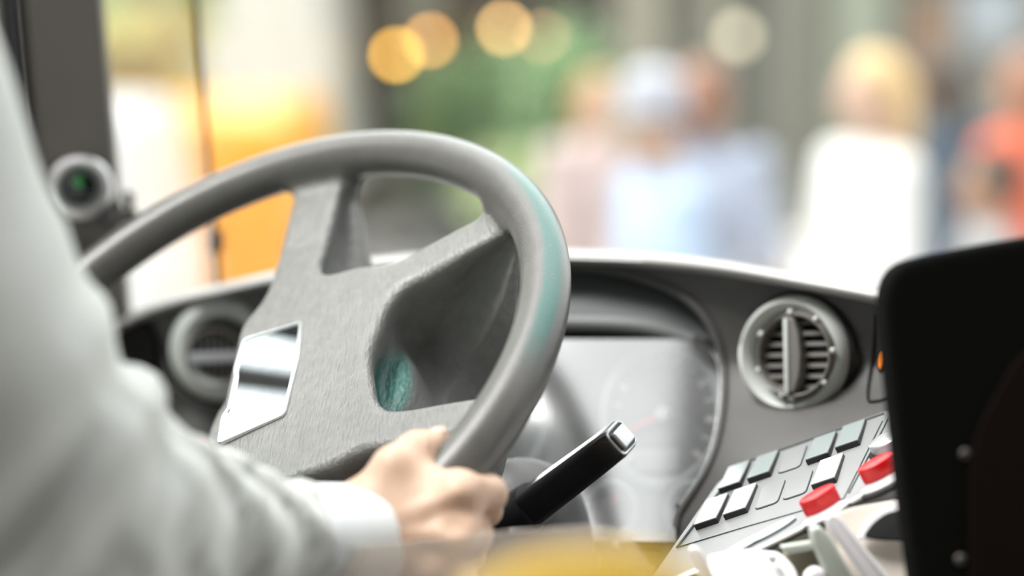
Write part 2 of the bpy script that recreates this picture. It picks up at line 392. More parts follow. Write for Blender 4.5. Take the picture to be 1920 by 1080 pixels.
# ------------------------------------------------------------------ the dashboard
M_DASH = mat('dash plastic', (.082, .080, .077), .48, bump=(600, .25), var=.08, vscale=40)
M_PAD = mat('dash pad', (.42, .41, .40), .32, bump=(300, .2))
M_VENT = mat('vent ring plastic', (.56, .59, .56), .38)
M_VENTIN = mat('vent barrel plastic', (.17, .16, .145), .42)
M_BLACK = mat('black plastic', (.008, .008, .009), .45)
M_HOLE = mat('dark recess', (.003, .003, .003), .8)
dash = thing('dashboard', 'dark grey curved dashboard with round air vents in front of the steering wheel', 'dashboard', U(900, 900, 1.48))
XS = np.array([-200, 180, 300, 420, 500, 700, 900, 1080, 1200, 1350, 1500, 1650, 1780, 1960])
TY = np.array([780, 625, 572, 541, 523, 493, 478, 479, 484, 499, 525, 553, 580, 625])
TD = np.array([1.62, 1.59, 1.575, 1.56, 1.55, 1.52, 1.50, 1.475, 1.45, 1.40, 1.36, 1.32, 1.285, 1.24])
BY = np.array([1150, 1120, 1100, 1090, 1085, 1085, 1085, 1085, 1075, 960, 920, 880, 850, 830])
BD = np.array([1.45, 1.45, 1.45, 1.45, 1.45, 1.43, 1.41, 1.40, 1.37, 1.35, 1.315, 1.278, 1.25, 1.215])
def smooth_i(x, xp, fp):
    i = np.clip(np.searchsorted(xp, x)-1, 0, len(xp)-2); m = np.gradient(fp, xp); h = xp[i+1]-xp[i]; t = (x-xp[i])/h
    return (2*t**3-3*t**2+1)*fp[i]+(t**3-2*t**2+t)*h*m[i]+(-2*t**3+3*t**2)*fp[i+1]+(t**3-t**2)*h*m[i+1]
ss = lambda x, a, b: (lambda t: t*t*(3-2*t))(np.clip((x-a)/(b-a), 0, 1))
def fascia(px, v):
    ty, td, by, bd = [float(smooth_i(px, XS, a.astype(float))) for a in (TY, TD, BY, BD)]
    return U(px, ty+(by-ty)*v, td+.024+.014*min(max(v, 0), .4)/.4+(bd-td-.038)*ss(v, .34, 1.0))
def fascia_at(px, py):
    ty, by = float(smooth_i(px, XS, TY.astype(float))), float(smooth_i(px, XS, BY.astype(float)))
    return fascia(px, (py-ty)/(by-ty))
def in_poly(x, y, P):
    c = False; n = len(P)
    for i in range(n):
        a, b = P[i-1], P[i]
        if (a[1] <= y) != (b[1] <= y) and x < (b[0]-a[0])*(y-a[1])/(b[1]-a[1])+a[0]: c = not c
    return c
CL = [np.array(p, float) for p in cat_rom([(640, 540), (760, 508), (920, 497), (1090, 500), (1200, 520), (1290, 562), (1340, 625), (1357, 700), (1350, 800), (1325, 880), (1275, 960), (1240, 1012), (1050, 1014), (800, 1014), (640, 1012), (600, 850), (598, 660)], 6, True)]
nx, nv = 250, 90; bm = bmesh.new(); G = {}
for i in range(nx+1):
    px = -200+2160*i/nx
    for j in range(nv+1): G[i, j] = bm.verts.new(fascia(px, j/nv))
for i in range(nx):
    px = -200+2160*(i+.5)/nx
    for j in range(nv):
        c = (G[i, j].co+G[i+1, j+1].co)/2; x, y, z = px_of(np.array(c))
        if in_poly(x, y, CL): continue
        bm.faces.new((G[i, j], G[i+1, j], G[i+1, j+1], G[i, j+1]))
for v in [v for v in bm.verts if not v.link_faces]: bm.verts.remove(v)
obj('fascia', from_bm(bm, angle=60), M_DASH, dash)
# rounded lip along the top and the pad that falls away towards the windscreen
HF = nrm([FW[0], FW[1], 0])
bm = bmesh.new(); rows = []
prof = [(.050, -.014), (.010, -.0060), (-.001, -.0030), (-.003, -.0007), (-.001, .0016), (.006, .0026), (.03, .002), (.09, -.014), (.20, -.055), (.36, -.12)]
for i in range(nx+1):
    px = -200+2160*i/nx; T = U(px, float(smooth_i(px, XS, TY.astype(float))), float(smooth_i(px, XS, TD.astype(float))))
    rows.append([bm.verts.new(T+HF*a+np.array([0, 0, b-.001])) for a, b in prof])
for A, B in zip(rows, rows[1:]):
    for k in range(len(prof)-1): bm.faces.new((A[k], B[k], B[k+1], A[k+1]))
obj('top_pad', from_bm(bm, angle=70), M_PAD, dash, label='pale dash pad with a bright rolled edge')
# bezel round the instrument opening
bz = [fascia_at(*p)-FW*.001 for p in CL]
obj('cluster_bezel', tube(bz, .0035, 8, True), M_DASH, dash)
def fnormal(px, py):
    p = fascia_at(px, py); a = fascia_at(px+20, py)-p; b = fascia_at(px, py+20)-p; n = nrm(np.cross(a, b))
    return n if n@FW < 0 else -n
UPW = np.array([0, 0, 1.0])
M_SLAT = mat('slat plastic', (.10, .092, .082), .45)
def vent(px, py, R, n_ring, n_in, off, rin, vertical, pips, fi=.70):
    c = fascia_at(px, py)+nrm(n_ring)*.010
    M = frame(c, np.cross(UPW, n_ring), z=n_ring)
    r = R
    ring = obj('air_vent', lathe(M, [(r*fi, -.012), (r*(fi+.01), .004), (r*(fi+.06), .012), (r*(.5*fi+.51), .0155), (r*.95, .012), (r*1.0, .003), (r*1.0, -.026)], 64), M_VENT, dash, label='pale round air vent right of the wheel' if vertical else 'pale round air vent left of the wheel')
    obj('vent_gasket', lathe(M, [(r*.98, -.004), (r*1.06, -.002), (r*1.065, .0015), (r*.98, .004)], 64), M_HOLE, ring)
    obj('vent_cup', lathe(M, [(0, -.012), (r*.72, -.012), (r*.72, .0)], 48), M_VENTIN, ring)
    ci = c+off; MI = frame(ci, np.cross(UPW, n_in), z=n_in)@Matrix.Rotation(math.radians(7.5 if vertical else 0), 4, 'Z')
    obj('barrel', lathe(MI, [(rin*1.17, -.022), (rin*1.16, -.012), (rin*1.11, -.004), (rin*1.04, .0015), (rin*1.0, .001), (rin*.97, -.004), (rin*.97, -.014)], 56), M_VENTIN, ring)
    obj('barrel_back', lathe(MI, [(0, -.0125), (rin*.98, -.0125)], 40), M_HOLE, ring)
    ns = 7 if vertical else 8
    for k in range(ns):
        y = (k-(ns-1)/2)*rin*2/(ns+.3); hw = math.sqrt(max(rin**2*.95-y*y, 1e-6))
        if vertical: Ms = MI@Matrix.Translation((0, y, -.006))@Matrix.Rotation(math.radians(-18), 4, 'X'); sz = (hw*2, rin*.105, .0012)
        else: Ms = MI@Matrix.Translation((y, 0, -.006))@Matrix.Rotation(math.radians(24), 4, 'Y'); sz = (rin*.13, hw*2, .0012)
        obj('slat', box(Ms, *sz), M_SLAT if vertical else M_VENTIN, ring)
    if vertical:
        P = round_poly([(-rin*.20, -rin*.97), (rin*.04, -rin*.97), (rin*.20, -rin*.5), (rin*.24, 0), (rin*.20, rin*.5), (rin*.04, rin*.97), (-rin*.20, rin*.97)], .003, 4)
        obj('vane', prism(MI, P, -.010, .003, .0015), M_VENTIN, ring)
        obj('vane_edge', box(MI@Matrix.Translation((-rin*.14, 0, .0035)), rin*.13, rin*1.9, .003, .001), M_VENT, ring)
    else:
        obj('vane', box(MI@Matrix.Translation((0, rin*.02, 0)), rin*1.9, rin*.40, .006, .0015), mat('vent vane grey', (.42, .42, .45), .4), ring)
    for a in pips:
        a = math.radians(a); q = MI@Vector((rin*1.10*math.cos(a), rin*1.10*math.sin(a), -.001))
        bm = bmesh.new(); bmesh.ops.create_uvsphere(bm, u_segments=12, v_segments=8, radius=rin*.085, matrix=Matrix.Translation(q)); obj('pip', from_bm(bm), M_VENT, ring)
nr = fnormal(1500, 668); nr = nrm(nr+np.array([0, 0, .05]))
vent(1507, 667, .0440, nrm(CV(-.60, .05, -.80)), nrm(CV(-.60, .03, -.80)), CV(-.0055, .0010, -.020), .0280, True, [95, 55, 5, -40, -95, 150, 200, 250])
vent(412, 659, .0435, nrm(CV(.28, .16, -.95)), nrm(CV(.20, .10, -.97)), CV(-.002, -.006, -.020), .0225, False, [], .58)
# dark round recess at the far left of the fascia
c = fascia_at(250, 660); n_ = fnormal(250, 660); M = frame(c+n_*.005, np.cross(UPW, n_), z=n_)
rc_ = obj('round_recess', lathe(M@Matrix.Scale(1.25, 4, (0, 1, 0)), [(0, -.002), (.021, -.001), (.0245, .0015), (.026, .0)], 40), M_HOLE, dash, label='black round recess at the left end')
c = fascia_at(379, 852)+fnormal(379, 852)*.004
obj('small_red_button', lathe(frame(c, RT, z=fnormal(379, 852)), [(0, .004), (.007, .004), (.0085, .002), (.0085, -.004)], 20), mat('red button left', (.60, .02, .03), .35), dash, label='small red button behind the sleeve')
# end panel at the right, with a seam and an amber tell-tale
ep = [fascia_at(*p)-FW*.0022 for p in cat_rom([(1642, 590), (1636, 660), (1626, 740), (1640, 752), (1700, 735)], 6)]
obj('panel_seam', tube(ep, .0011, 6), M_HOLE, dash)
n_ = fnormal(1680, 670)
c = fascia_at(1659, 676)+n_*.0015; Mi = frame(c, CV(.15, 1, 0), z=n_)
tl = obj('tell_tale', prism(Mi, ell(.0085, .0045), -.002, .002, .0006), M_BLACK, dash, label='amber warning light at the right end')
obj('tell_tale_lens', prism(Mi, ell(.0062, .0024), .0015, .0028, .0005), mat('amber lens', (.8, .22, .01), .3, emit=(1, .25, .02), estr=.5), tl, label='amber lens')

# ------------------------------------------------------------------ instrument cluster behind the wheel
M_FACE = mat('dial face', (.045, .05, .05), .55, var=.25, vscale=60)
M_GRING = mat('dial ring', (.42, .47, .47), .35)
M_CLB = mat('cluster backing', (.09, .10, .10), .5)
M_NEEDLE = mat('red needle', (.75, .02, .03), .4)
M_MARK = mat('dial marks', (.62, .60, .58), .5)
clus = thing('instrument_cluster', 'hooded instrument cluster with dials under a shiny pane behind the steering wheel', 'instrument cluster', U(980, 990, 1.47))
def cpt(px, py, k=0):                            # tilted back plane of the cluster
    return U(px, py, 1.525-.00016*(py-550)-.00010*(px-950)-k)
a_, b_, c_ = cpt(900, 700), cpt(1300, 700), cpt(900, 1000)
CNn = nrm(np.cross(b_-a_, c_-a_)); CNn = CNn if CNn@FW < 0 else -CNn
bm = bmesh.new()
vv = [bm.verts.new(cpt(*p)) for p in [(580, 506), (1380, 506), (1380, 1040), (580, 1040)]]; bm.faces.new(vv)
obj('backing', from_bm(bm), M_CLB, clus)
# hood lining from the bezel down to the backing
bm = bmesh.new(); A = [bm.verts.new(p+FW*.002) for p in bz]; B = [bm.verts.new(cpt(*(np.array(px_of(p)[:2])*.985+np.array([950, 780])*.015))) for p in bz]
for i in range(len(A)): bm.faces.new((A[i], A[(i+1) % len(A)], B[(i+1) % len(B)], B[i]))
obj('hood', from_bm(bm), M_CLB, clus)
def gauge(name, lab, px, py, rx, ry, tilt, ring_w, needle, marks, k=.004):
    c = cpt(px, py, k); X = nrm(cpt(px+50, py+50*math.tan(tilt), k)-c); M = frame(c, X, z=CNn)
    ex = np.linalg.norm(cpt(px+rx, py, k)-c); ey = np.linalg.norm(cpt(px, py+ry, k)-c); s = ey/ex
    g = obj('gauge', lathe(M@Matrix.Scale(s, 4, (0, 1, 0)), [(ex-ring_w, -.004), (ex-ring_w, .002), (ex-ring_w*.5, .005), (ex, .003), (ex, -.006)], 56), M_GRING, clus, label=lab)
    obj('dial_face', lathe(M@Matrix.Scale(s, 4, (0, 1, 0)), [(0, -.0015), (ex-ring_w*.8, -.0015)], 48), M_FACE, g)
    for a, ln in needle:
        a = math.radians(a); d = Vector((math.cos(a), math.sin(a)*s, 0)).normalized()
        Mn = M@Matrix.Translation(d*ln*.5+Vector((0, 0, .003)))@Matrix.Rotation(math.atan2(d.y, d.x), 4, 'Z')
        obj('needle', prism(Mn, [(-ln*.5, -.0022), (ln*.5, -.0010), (ln*.5, .0010), (-ln*.5, .0022)], -.0006, .0006), M_NEEDLE, g, label='red needle')
    obj('needle_hub', lathe(M, [(0, .006), (.005, .006), (.006, .001)], 20), M_MARK if marks > 8 else M_FACE, g)
    for q in range(marks):
        a = math.radians(225-270*q/(marks-1)); rr_ = ex*.76
        Mm = M@Matrix.Translation((rr_*math.cos(a), rr_*math.sin(a)*s, -.0006))@Matrix.Rotation(a, 4, 'Z')
        obj('tick', box(Mm, .0075, .0042 if q % 2 == 0 else .002, .0006), M_MARK, g)
gauge('speedometer', 'large right-hand dial with a red needle', 1243, 778, 118, 142, -.05, .0072, [(200, .040)], 15)
gauge('tachometer', 'large dial half hidden by the wheel', 905, 790, 128, 142, -.05, .0072, [(140, .040)], 15)
gauge('small', 'small dial beside the stalk', 1147, 962, 52, 62, -.05, .0060, [(65, .017)], 3)
gauge('small', 'small dial cut off by the switch panel', 1296, 962, 50, 62, -.05, .0060, [(65, .017)], 3)
bm = bmesh.new(); cp = cpt(1230, 862, .010); add_box(bm, frame(cp, nrm(cpt(1280, 860, .01)-cp), z=CNn), .034, .016, .002, .0006); obj('mileage_window', from_bm(bm), mat('pale readout', (.24, .27, .26), .4), clus)
# shiny pane: bows slightly, leaning back at the top
bm = bmesh.new(); G = {}
for i in range(25):
    for j in range(17):
        px = 610+750*i/24; py = 636+380*j/16; u_ = (i-12)/12
        G[i, j] = bm.verts.new(cpt(px, py, .052-.016*u_*u_+.000088*(py-762)))
for i in range(24):
    for j in range(16):
        x, y = 610+750*(i+.5)/24, 636+380*(j+.5)/16
        if in_poly(x, y, CL): bm.faces.new((G[i, j], G[i+1, j], G[i+1, j+1], G[i, j+1]))
for v in [v for v in bm.verts if not v.link_faces]: bm.verts.remove(v)
obj('pane', from_bm(bm), glass_mat('cluster pane', refl=.45, rough=.14), clus, label='shiny clear pane')
obj('shelf', tube(cat_rom([cpt(640, 628, .036), cpt(850, 612, .038), cpt(1050, 606, .038), cpt(1200, 612, .034), cpt(1300, 640, .024)], 6), .006, 10), mat('shelf grey', (.20, .21, .21), .4), clus)
obj('shelf_panel', mesh('m', [cpt(620, 500, .006), cpt(1330, 500, .006), cpt(1345, 640, .020), cpt(1200, 618, .032), cpt(900, 612, .036), cpt(620, 630, .034)], [(0, 1, 2, 3, 4, 5)]), M_CLB, clus)
# sill under the cluster with two little lamps
sil = obj('sill', tube([fascia_at(px, 1022) for px in range(620, 1241, 20)], .0052, 8), M_HOLE, clus)
for px in (1158, 1209):
    bm = bmesh.new(); bmesh.ops.create_uvsphere(bm, u_segments=16, v_segments=10, radius=.0042, matrix=Matrix.Translation(U(px, 1023, 1.385))); obj('indicator_lamp', from_bm(bm), mat('white lamp cap', (.8, .8, .78), .25), sil)
# lower trim below the cluster: pale blank keys
low = obj('lower_trim', box(frame(U(1150, 1075, 1.40), RT, z=nrm(CV(-.1, .7, -.7))), .16, .03, .01, .002), M_PAD, dash)
for px, wpx in ((1190, 70), (1100, 50)):
    obj('blank_key', box(frame(U(px, 1058, 1.385), RT, z=nrm(CV(-.1, .7, -.7))), wpx/FPX*1.385, .012, .006, .002), mat('pale key', (.62, .60, .52), .4), low)

# ------------------------------------------------------------------ switch panel on the right
PD = lambda px, py: 1.275-.45e-3*(px-1480)-.85e-3*(py-890)
def sp_(px, py, h=0): return U(px, py, PD(px, py))+PN*h
PN = np.zeros(3)
PU = nrm(U(1530, 873, PD(1530, 873))-U(1480, 890, PD(1480, 890))); pv = U(1447, 952, PD(1447, 952))-U(1480, 890, PD(1480, 890))
PN = nrm(np.cross(PU, pv)); PN = PN if PN[2] > 0 else -PN
PY = np.cross(PN, PU)                            # up the panel
P0 = U(1480, 890, PD(1480, 890)); PM = frame(P0, PU, z=PN)
def pl(px, py):                                  # pixel on the panel plane -> panel coordinates
    r = U(px, py, 1.0)-CAM; t = ((P0-CAM)@PN)/(r@PN); q = CAM+r*t-P0; return np.array([q@PU, q@PY])
M_SPLATE = mat('switch plate', (.25, .255, .255), .36, bump=(700, .15))
M_KEYTOP = mat('key top', (.60, .62, .61), .30)
M_KEYBODY = mat('key body', (.012, .013, .013), .4)
M_GROOVE = mat('panel groove', (.012, .03, .03), .6)
panel = thing('switch_panel', 'sloping grey switch panel with pale rocker keys and two red buttons', 'switch panel', sp_(1480, 1000))
outl = [pl(*p) for p in [(1218, 1085), (1345, 905), (1392, 868), (1664, 768), (1730, 800), (1712, 868), (1560, 963), (1400, 1042), (1340, 1085)]]
obj('plate', prism(PM, round_poly(outl, .004, 4), -.014, 0, .0015), M_SPLATE, panel)
# painted bright highlight on the plate's lower edge and dark skirt below it
edge = [pl(*p) for p in [(1722, 866), (1640, 917), (1560, 964), (1480, 1004), (1400, 1043), (1340, 1075)]]
obj('edge_highlight', tube([np.array(PM@Vector((e[0], e[1], .0005))) for e in edge], .0014, 8), mat('painted highlight', (.75, .76, .76), .25), panel)
bm = bmesh.new(); A = [bm.verts.new(PM@Vector((e[0], e[1], -.002))) for e in edge]; B = [bm.verts.new(np.array(PM@Vector((e[0], e[1], -.002)))+np.array([0, 0, -.05])+FW*.03) for e in edge]
for i in range(len(A)-1): bm.faces.new((A[i], A[i+1], B[i+1], B[i]))
obj('skirt', from_bm(bm), M_DASH, panel)
def groove(pts, r=.0007, closed=False, m=None): return obj('groove', tube([np.array(PM@Vector((*pl(*p), .0002))) for p in pts], r, 6, closed), m or M_GROOVE, panel)
groove([(1270, 1027), (1388, 872), (1658, 776)], .0011)
groove([(1270, 1027), (1400, 988), (1582, 936), (1655, 790)], .0005)
groove([(1592, 925), (1666, 786)], .0006)
def rocker(cx, cy, wu, lv, high_low=True, face=None):
    q = pl(cx, cy); B = PM@Matrix.Translation((q[0], q[1], 0))
    # wedge: the near edge stands proud
    bm = bmesh.new(); w2, l2 = wu/2, lv/2
    prof = [(-l2, -.003), (-l2, .0038), (-l2*.2, .0028), (l2, .0020), (l2, -.003)]
    add_prism(bm, B@Matrix(((0, 0, 1, 0), (1, 0, 0, 0), (0, 1, 0, 0), (0, 0, 0, 1))), prof, -w2, w2, .0010)
    k = obj('rocker_switch', from_bm(bm), M_KEYBODY, panel)
    bm = bmesh.new(); f = .0013
    tp = [(-l2*.985, .0045), (-l2*.2, .0036), (l2*.97, .0028)]; W = w2*.96; rows = []
    for y, z in tp: rows.append([bm.verts.new(B@Vector((x, y, z))) for x in (-W, W)])
    low_ = [[bm.verts.new(B@Vector((x, y, z-.0016))) for x in (-W, W)] for y, z in tp]
    for a, b in ((0, 1), (1, 2)): bm.faces.new((rows[a][0], rows[a][1], rows[b][1], rows[b][0]))
    ringt = [rows[0][0], rows[0][1], rows[1][1], rows[2][1], rows[2][0], rows[1][0]]; ringb = [low_[0][0], low_[0][1], low_[1][1], low_[2][1], low_[2][0], low_[1][0]]
    for i in range(6): bm.faces.new((ringt[i], ringt[(i+1) % 6], ringb[(i+1) % 6], ringb[i]))
    obj('key_face', from_bm(bm, angle=25), face or M_KEYTOP, k)
    return k
kw = np.linalg.norm(pl(1530, 873)-pl(1480, 890))
M_KEYG = mat('grey key top', (.28, .32, .315), .22)
for (x, y) in ((1380, 897), (1434, 878), (1543, 843), (1598, 820)): rocker(x, y, kw*.86, .0375, face=M_KEYG)
for (x, y) in ((1337, 962), (1391, 943), (1555, 887)): rocker(x, y, kw*.86, .0395)
for (x, y) in ((1445, 928), (1497, 910), (1487, 862)):
    q = pl(x, y); pts = round_poly([(q[0]-kw*.42, q[1]-.017), (q[0]+kw*.42, q[1]-.017), (q[0]+kw*.42, q[1]+.017), (q[0]-kw*.42, q[1]+.017)], .004, 4)
    b = obj('blank_cover', prism(PM, pts, -.003, .0012, .0006), M_SPLATE, panel)
    obj('cover_seam', tube([np.array(PM@Vector((p[0], p[1], .0002))) for p in pts], .00045, 5, True), M_GROOVE, b)
ovd = nrm(pl(1690, 868)-pl(1540, 950)); oa = math.atan2(ovd[1], ovd[0])
def oval(cx, cy, rx, ry, z0, z1, bev): 
    q = pl(cx, cy); return prism(PM@Matrix.Translation((q[0], q[1], 0))@Matrix.Rotation(oa, 4, 'Z'), ell(rx, ry, 36), z0, z1, bev)
M_RED = mat('red button plastic', (.72, .008, .012), .28, spec=.5)
for (x, y) in ((1547, 965), (1657, 905)):
    rb = obj('red_button', oval(x-1, y-9, .0125, .0062, .002, .0125, .0010), M_RED, panel, label='tall red oval push button')
    obj('button_collar', oval(x+3, y+1, .0165, .0082, -.002, .0022, .0010), mat('collar grey', (.5, .52, .52), .3), rb)
    obj('collar_gasket', oval(x+5, y+5, .0172, .0080, -.002, .0008, .0004), M_HOLE, rb)
for (x, y, rx, ry) in ((1445, 996, .0175, .0055), (1395, 1022, .0165, .0055)):
    b = obj('blank_cover', oval(x, y, rx, ry, -.002, .0012, .0006), mat('pale blank', (.62, .64, .64), .3), panel, label='pale oval blank cover'); 
    obj('cover_seam', oval(x+2, y+3, rx*1.03, ry*1.03, -.002, .0004, .0002), M_GROOVE, b)
kb = obj('round_knob', oval(1672, 838, .0135, .0105, -.001, .008, .003), mat('silver knob', (.6, .6, .61), .22, .5), panel, label='silver oval knob')
obj('knob_gasket', oval(1669, 840, .0150, .0120, -.002, .0008, .0004), M_HOLE, kb)
# ------------------------------------------------------------------ the driver
M_SKIN = mat('skin', (.62, .42, .30), .48, sss=.12, bump=(260, .12), var=.10, vscale=45, bdist=.0006)
M_SHIRT = mat('white cotton', (.56, .58, .55), .85, bump=(1500, .12), var=.03, vscale=25)
M_NAIL = mat('nail', (.60, .48, .38), .28)
driver = thing('person', 'bus driver in a pale white long-sleeved shirt, right hand closed round the wheel rim', 'person', U(-300, 1500, .85))
def rimp(deg, k=0, hh=0):
    a = math.radians(deg); rr_ = RR+k
    return WC+WU*rr_*math.cos(a)+WV*rr_*math.sin(a)+WN*hh
Wr = U(672, 1003, 1.125); Wr0 = U(560, 1010, 1.095)
HK = {'i': [U(862, 924, 1.108), U(913, 926, 1.138), U(912, 957, 1.166), U(880, 968, 1.182)],
      'm': [U(852, 1000, 1.100), U(886, 1003, 1.138), U(880, 1040, 1.168), U(842, 1040, 1.182)],
      'r': [U(824, 1066, 1.104), U(858, 1078, 1.142), U(846, 1110, 1.166), U(808, 1104, 1.176)],
      'p': [U(782, 1120, 1.112), U(812, 1136, 1.142), U(800, 1160, 1.160), U(770, 1154, 1.166)]}
HR = {'i': (.0125, .0112, .0098, .0085), 'm': (.0128, .0112, .0098, .0085), 'r': (.0120, .0104, .0092, .008), 'p': (.0105, .0092, .0082, .0072)}
TH = [U(700, 955, 1.122), U(742, 882, 1.124), U(783, 848, 1.138), U(822, 828, 1.152)]
TR = (.0165, .0142, .0118, .0080)
CM = U(748, 940, 1.128)
HAX = np.array([nrm(HK['i'][0]-Wr), 0*RT, 0*RT]); HAX[1] = nrm(np.cross(FW, HAX[0])); HAX[2] = np.cross(HAX[0], HAX[1])
def hand_sd(p):
    d = cone_sd(p, Wr0, Wr, .0270, .0245)
    for f, r0, r1 in (('i', .0200, .0118), ('m', .0200, .0122), ('r', .0195, .0115), ('p', .0185, .0105)):
        d = smin(d, cone_sd(p, Wr+(HK[f][0]-Wr)*.10+FW*.004, HK[f][0]+FW*.004, r0, r1), .020)
    d = smin(d, cone_sd(p, U(770, 985, 1.122), U(850, 975, 1.118), .021, .014), .014)
    th = cone_sd(p, TH[0], TH[1], TR[0], TR[1]); th = smin(th, cone_sd(p, TH[1], TH[2], TR[1]*.98, TR[2]), .006); th = smin(th, cone_sd(p, TH[2], TH[3], TR[2]*1.04, TR[3]), .006)
    web = cone_sd(p, U(765, 905, 1.128), U(830, 925, 1.118), .012, .0105)
    th = smin(th, web, .014)
    d = smin(d, th, .014)
    for f in 'imrp':
        K, R = HK[f], HR[f]
        fg = ell_sd(p, K[0]-FW*.0015, (R[0]*.80, R[0]*.80, R[0]*.80))
        for a in range(3): fg = smin(fg, cone_sd(p, K[a], K[a+1], R[a]*(.93 if a else .98), R[a+1]*.97), .004)
        fg = smin(fg, np.linalg.norm(p-K[1], axis=1)-R[1]*1.02, .004)
        d = smin(d, fg, .006)
    # tendons and knuckle hollows
    for f in 'im': d = smin(d, cone_sd(p, Wr+(HK[f][0]-Wr)*.45-FW*.0135, HK[f][0]-FW*.0095, .002, .0032), .008)
    d = smax(d, -(np.linalg.norm(p-(HK['i'][0]*.5+HK['m'][0]*.5-FW*.021+CV(.001, 0, 0)), axis=1)-.0085), .010)
    # creases across the thumb joint
    tj = TH[2]; ax = nrm(TH[3]-TH[1])
    for o in (-.0022, .0006, .0034): 
        d = d+.0005*np.exp(-(((p-tj)@ax-o)/.0007)**2)*(np.linalg.norm(p-tj, axis=1) < .02)
    return d
allp = np.array([q for f in HK for q in HK[f]]+TH+[Wr0, Wr])
Vh, Fh, Nh = surf(hand_sd, allp.min(0)-.034, allp.max(0)+.034, .0022)
# elbow, shoulder and the rest of the seated figure under the clothes (coarser)
SHO = U(-395, 165, .90); ELB = U(40, 1015, .985)
SEATC = SHO+RT*-.26+np.array([0, 0, -.52]); BUP = np.array([0, 0, 1.0]); SAX = nrm(np.array([-.95, .05, 0]))
NECK = SHO+SAX*.19+np.array([0, 0, .055]); PEL = SHO+SAX*.19+np.array([0.0, -.04, -.47]); BF = np.array([.0, 1.0, 0])
LSH = SHO+SAX*.38; LEL = LSH+np.array([-.03, .06, -.27]); LHA = LEL+np.array([.08, .24, -.06])
HEAD = NECK+np.array([0, .03, .17])
def body_sd(p):
    d = cone_sd(p, SHO, ELB, .050, .040); d = smin(d, cone_sd(p, ELB, Wr0, .042, .0275), .02)
    d = smin(d, cone_sd(p, LSH, LEL, .050, .040), .03); d = smin(d, cone_sd(p, LEL, LHA, .040, .028), .02); d = smin(d, ell_sd(p, LHA+np.array([.02, .05, -.01]), (.04, .07, .028)), .02)
    AX = np.array([SAX, np.cross(BUP, SAX), BUP])
    d = smin(d, ell_sd(p, NECK+np.array([0, -.01, -.19]), (.175, .115, .25), AX), .04)
    d = smin(d, ell_sd(p, PEL, (.17, .125, .17), AX), .06)
    d = smin(d, cone_sd(p, SHO, LSH, .055, .055), .04)
    d = smin(d, cone_sd(p, NECK+np.array([0, -.01, -.02]), HEAD, .058, .055), .02)
    d = smin(d, ell_sd(p, HEAD+np.array([0, .0, .03]), (.077, .098, .118)), .02)
    d = smin(d, ell_sd(p, HEAD+np.array([0, .095, .005]), (.016, .024, .026)), .01)
    for s in (-1, 1): d = smin(d, ell_sd(p, HEAD+np.array([.078*s, -.01, .02]), (.012, .022, .032)), .006)
    for s in (-1, 1):
        hp_ = PEL+SAX*.09*s+np.array([0, 0, -.05]); kn = hp_+np.array([0, .42, .02]); ft = kn+np.array([0, .06, -.42])
        d = smin(d, cone_sd(p, hp_, kn, .085, .06), .03); d = smin(d, cone_sd(p, kn, ft, .058, .042), .02); d = smin(d, ell_sd(p, ft+np.array([0, .07, -.01]), (.045, .12, .04)), .02)
    return d
bp_ = np.array([SHO, ELB, Wr0, LSH, LEL, LHA, HEAD+np.array([0, 0, .16]), PEL+np.array([0, .52, -.52]), PEL+np.array([0, -.2, 0]), LSH+np.array([-.1, 0, 0])])
Vb, Fb, Nb = surf(body_sd, bp_.min(0)-.14, bp_.max(0)+.14, .018)
Vall = np.concatenate([Vh, Vb]); Fall = np.concatenate([Fh, Fb+len(Vh)]); Nall = np.concatenate([Nh, Nb])
body = obj('body', sd_mesh(Vall, Fall, Nall), M_SKIN, driver)
# thumb nail
ta = nrm(TH[3]-TH[2]); tn = nrm(CV(-.25, .80, -.55)); tn = nrm(tn-ta*(tn@ta)); NM = frame(TH[3]-ta*.0015+tn*.0086, ta, z=tn)
bm = bmesh.new(); G = {}
for i in range(9):
    for j in range(9):
        x = (i-4)/4*.0068; y = (j-4)/4*.0052*(1-.12*abs(i-4)/4); rr_ = math.hypot((i-4)/4, (j-4)/4)
        G[i, j] = bm.verts.new(NM@Vector((x*(1-.10*((j-4)/4)**2), y, .0010-.0026*((j-4)/4)**2-.0012*((i-4)/4)**2)))
for i in range(8):
    for j in range(8): bm.faces.new((G[i, j], G[i+1, j], G[i+1, j+1], G[i, j+1]))
obj('thumb_nail', from_bm(bm), M_NAIL, driver, label='pale thumb nail')
hair = lambda p: np.maximum(smax(ell_sd(p, HEAD+np.array([0, -.008, .045]), (.088, .108, .118)), -(body_sd(p)-.002), .004), -np.maximum((p-HEAD)[:, 1]-.055, .0*p[:, 0]-.5+(.11-(p-HEAD)[:, 2])*4))
Vx, Fx, Nx = surf(lambda p: smax(ell_sd(p, HEAD+np.array([0, -.012, .045]), (.087, .104, .116)), np.minimum((p-HEAD)[:, 1]*.8-(p-HEAD)[:, 2]*.6+.02, 1), .01), HEAD-.2, HEAD+.25, .012)
obj('hair', sd_mesh(Vx, Fx, Nx), mat('dark hair', (.02, .017, .015), .5), driver, label='short dark hair')
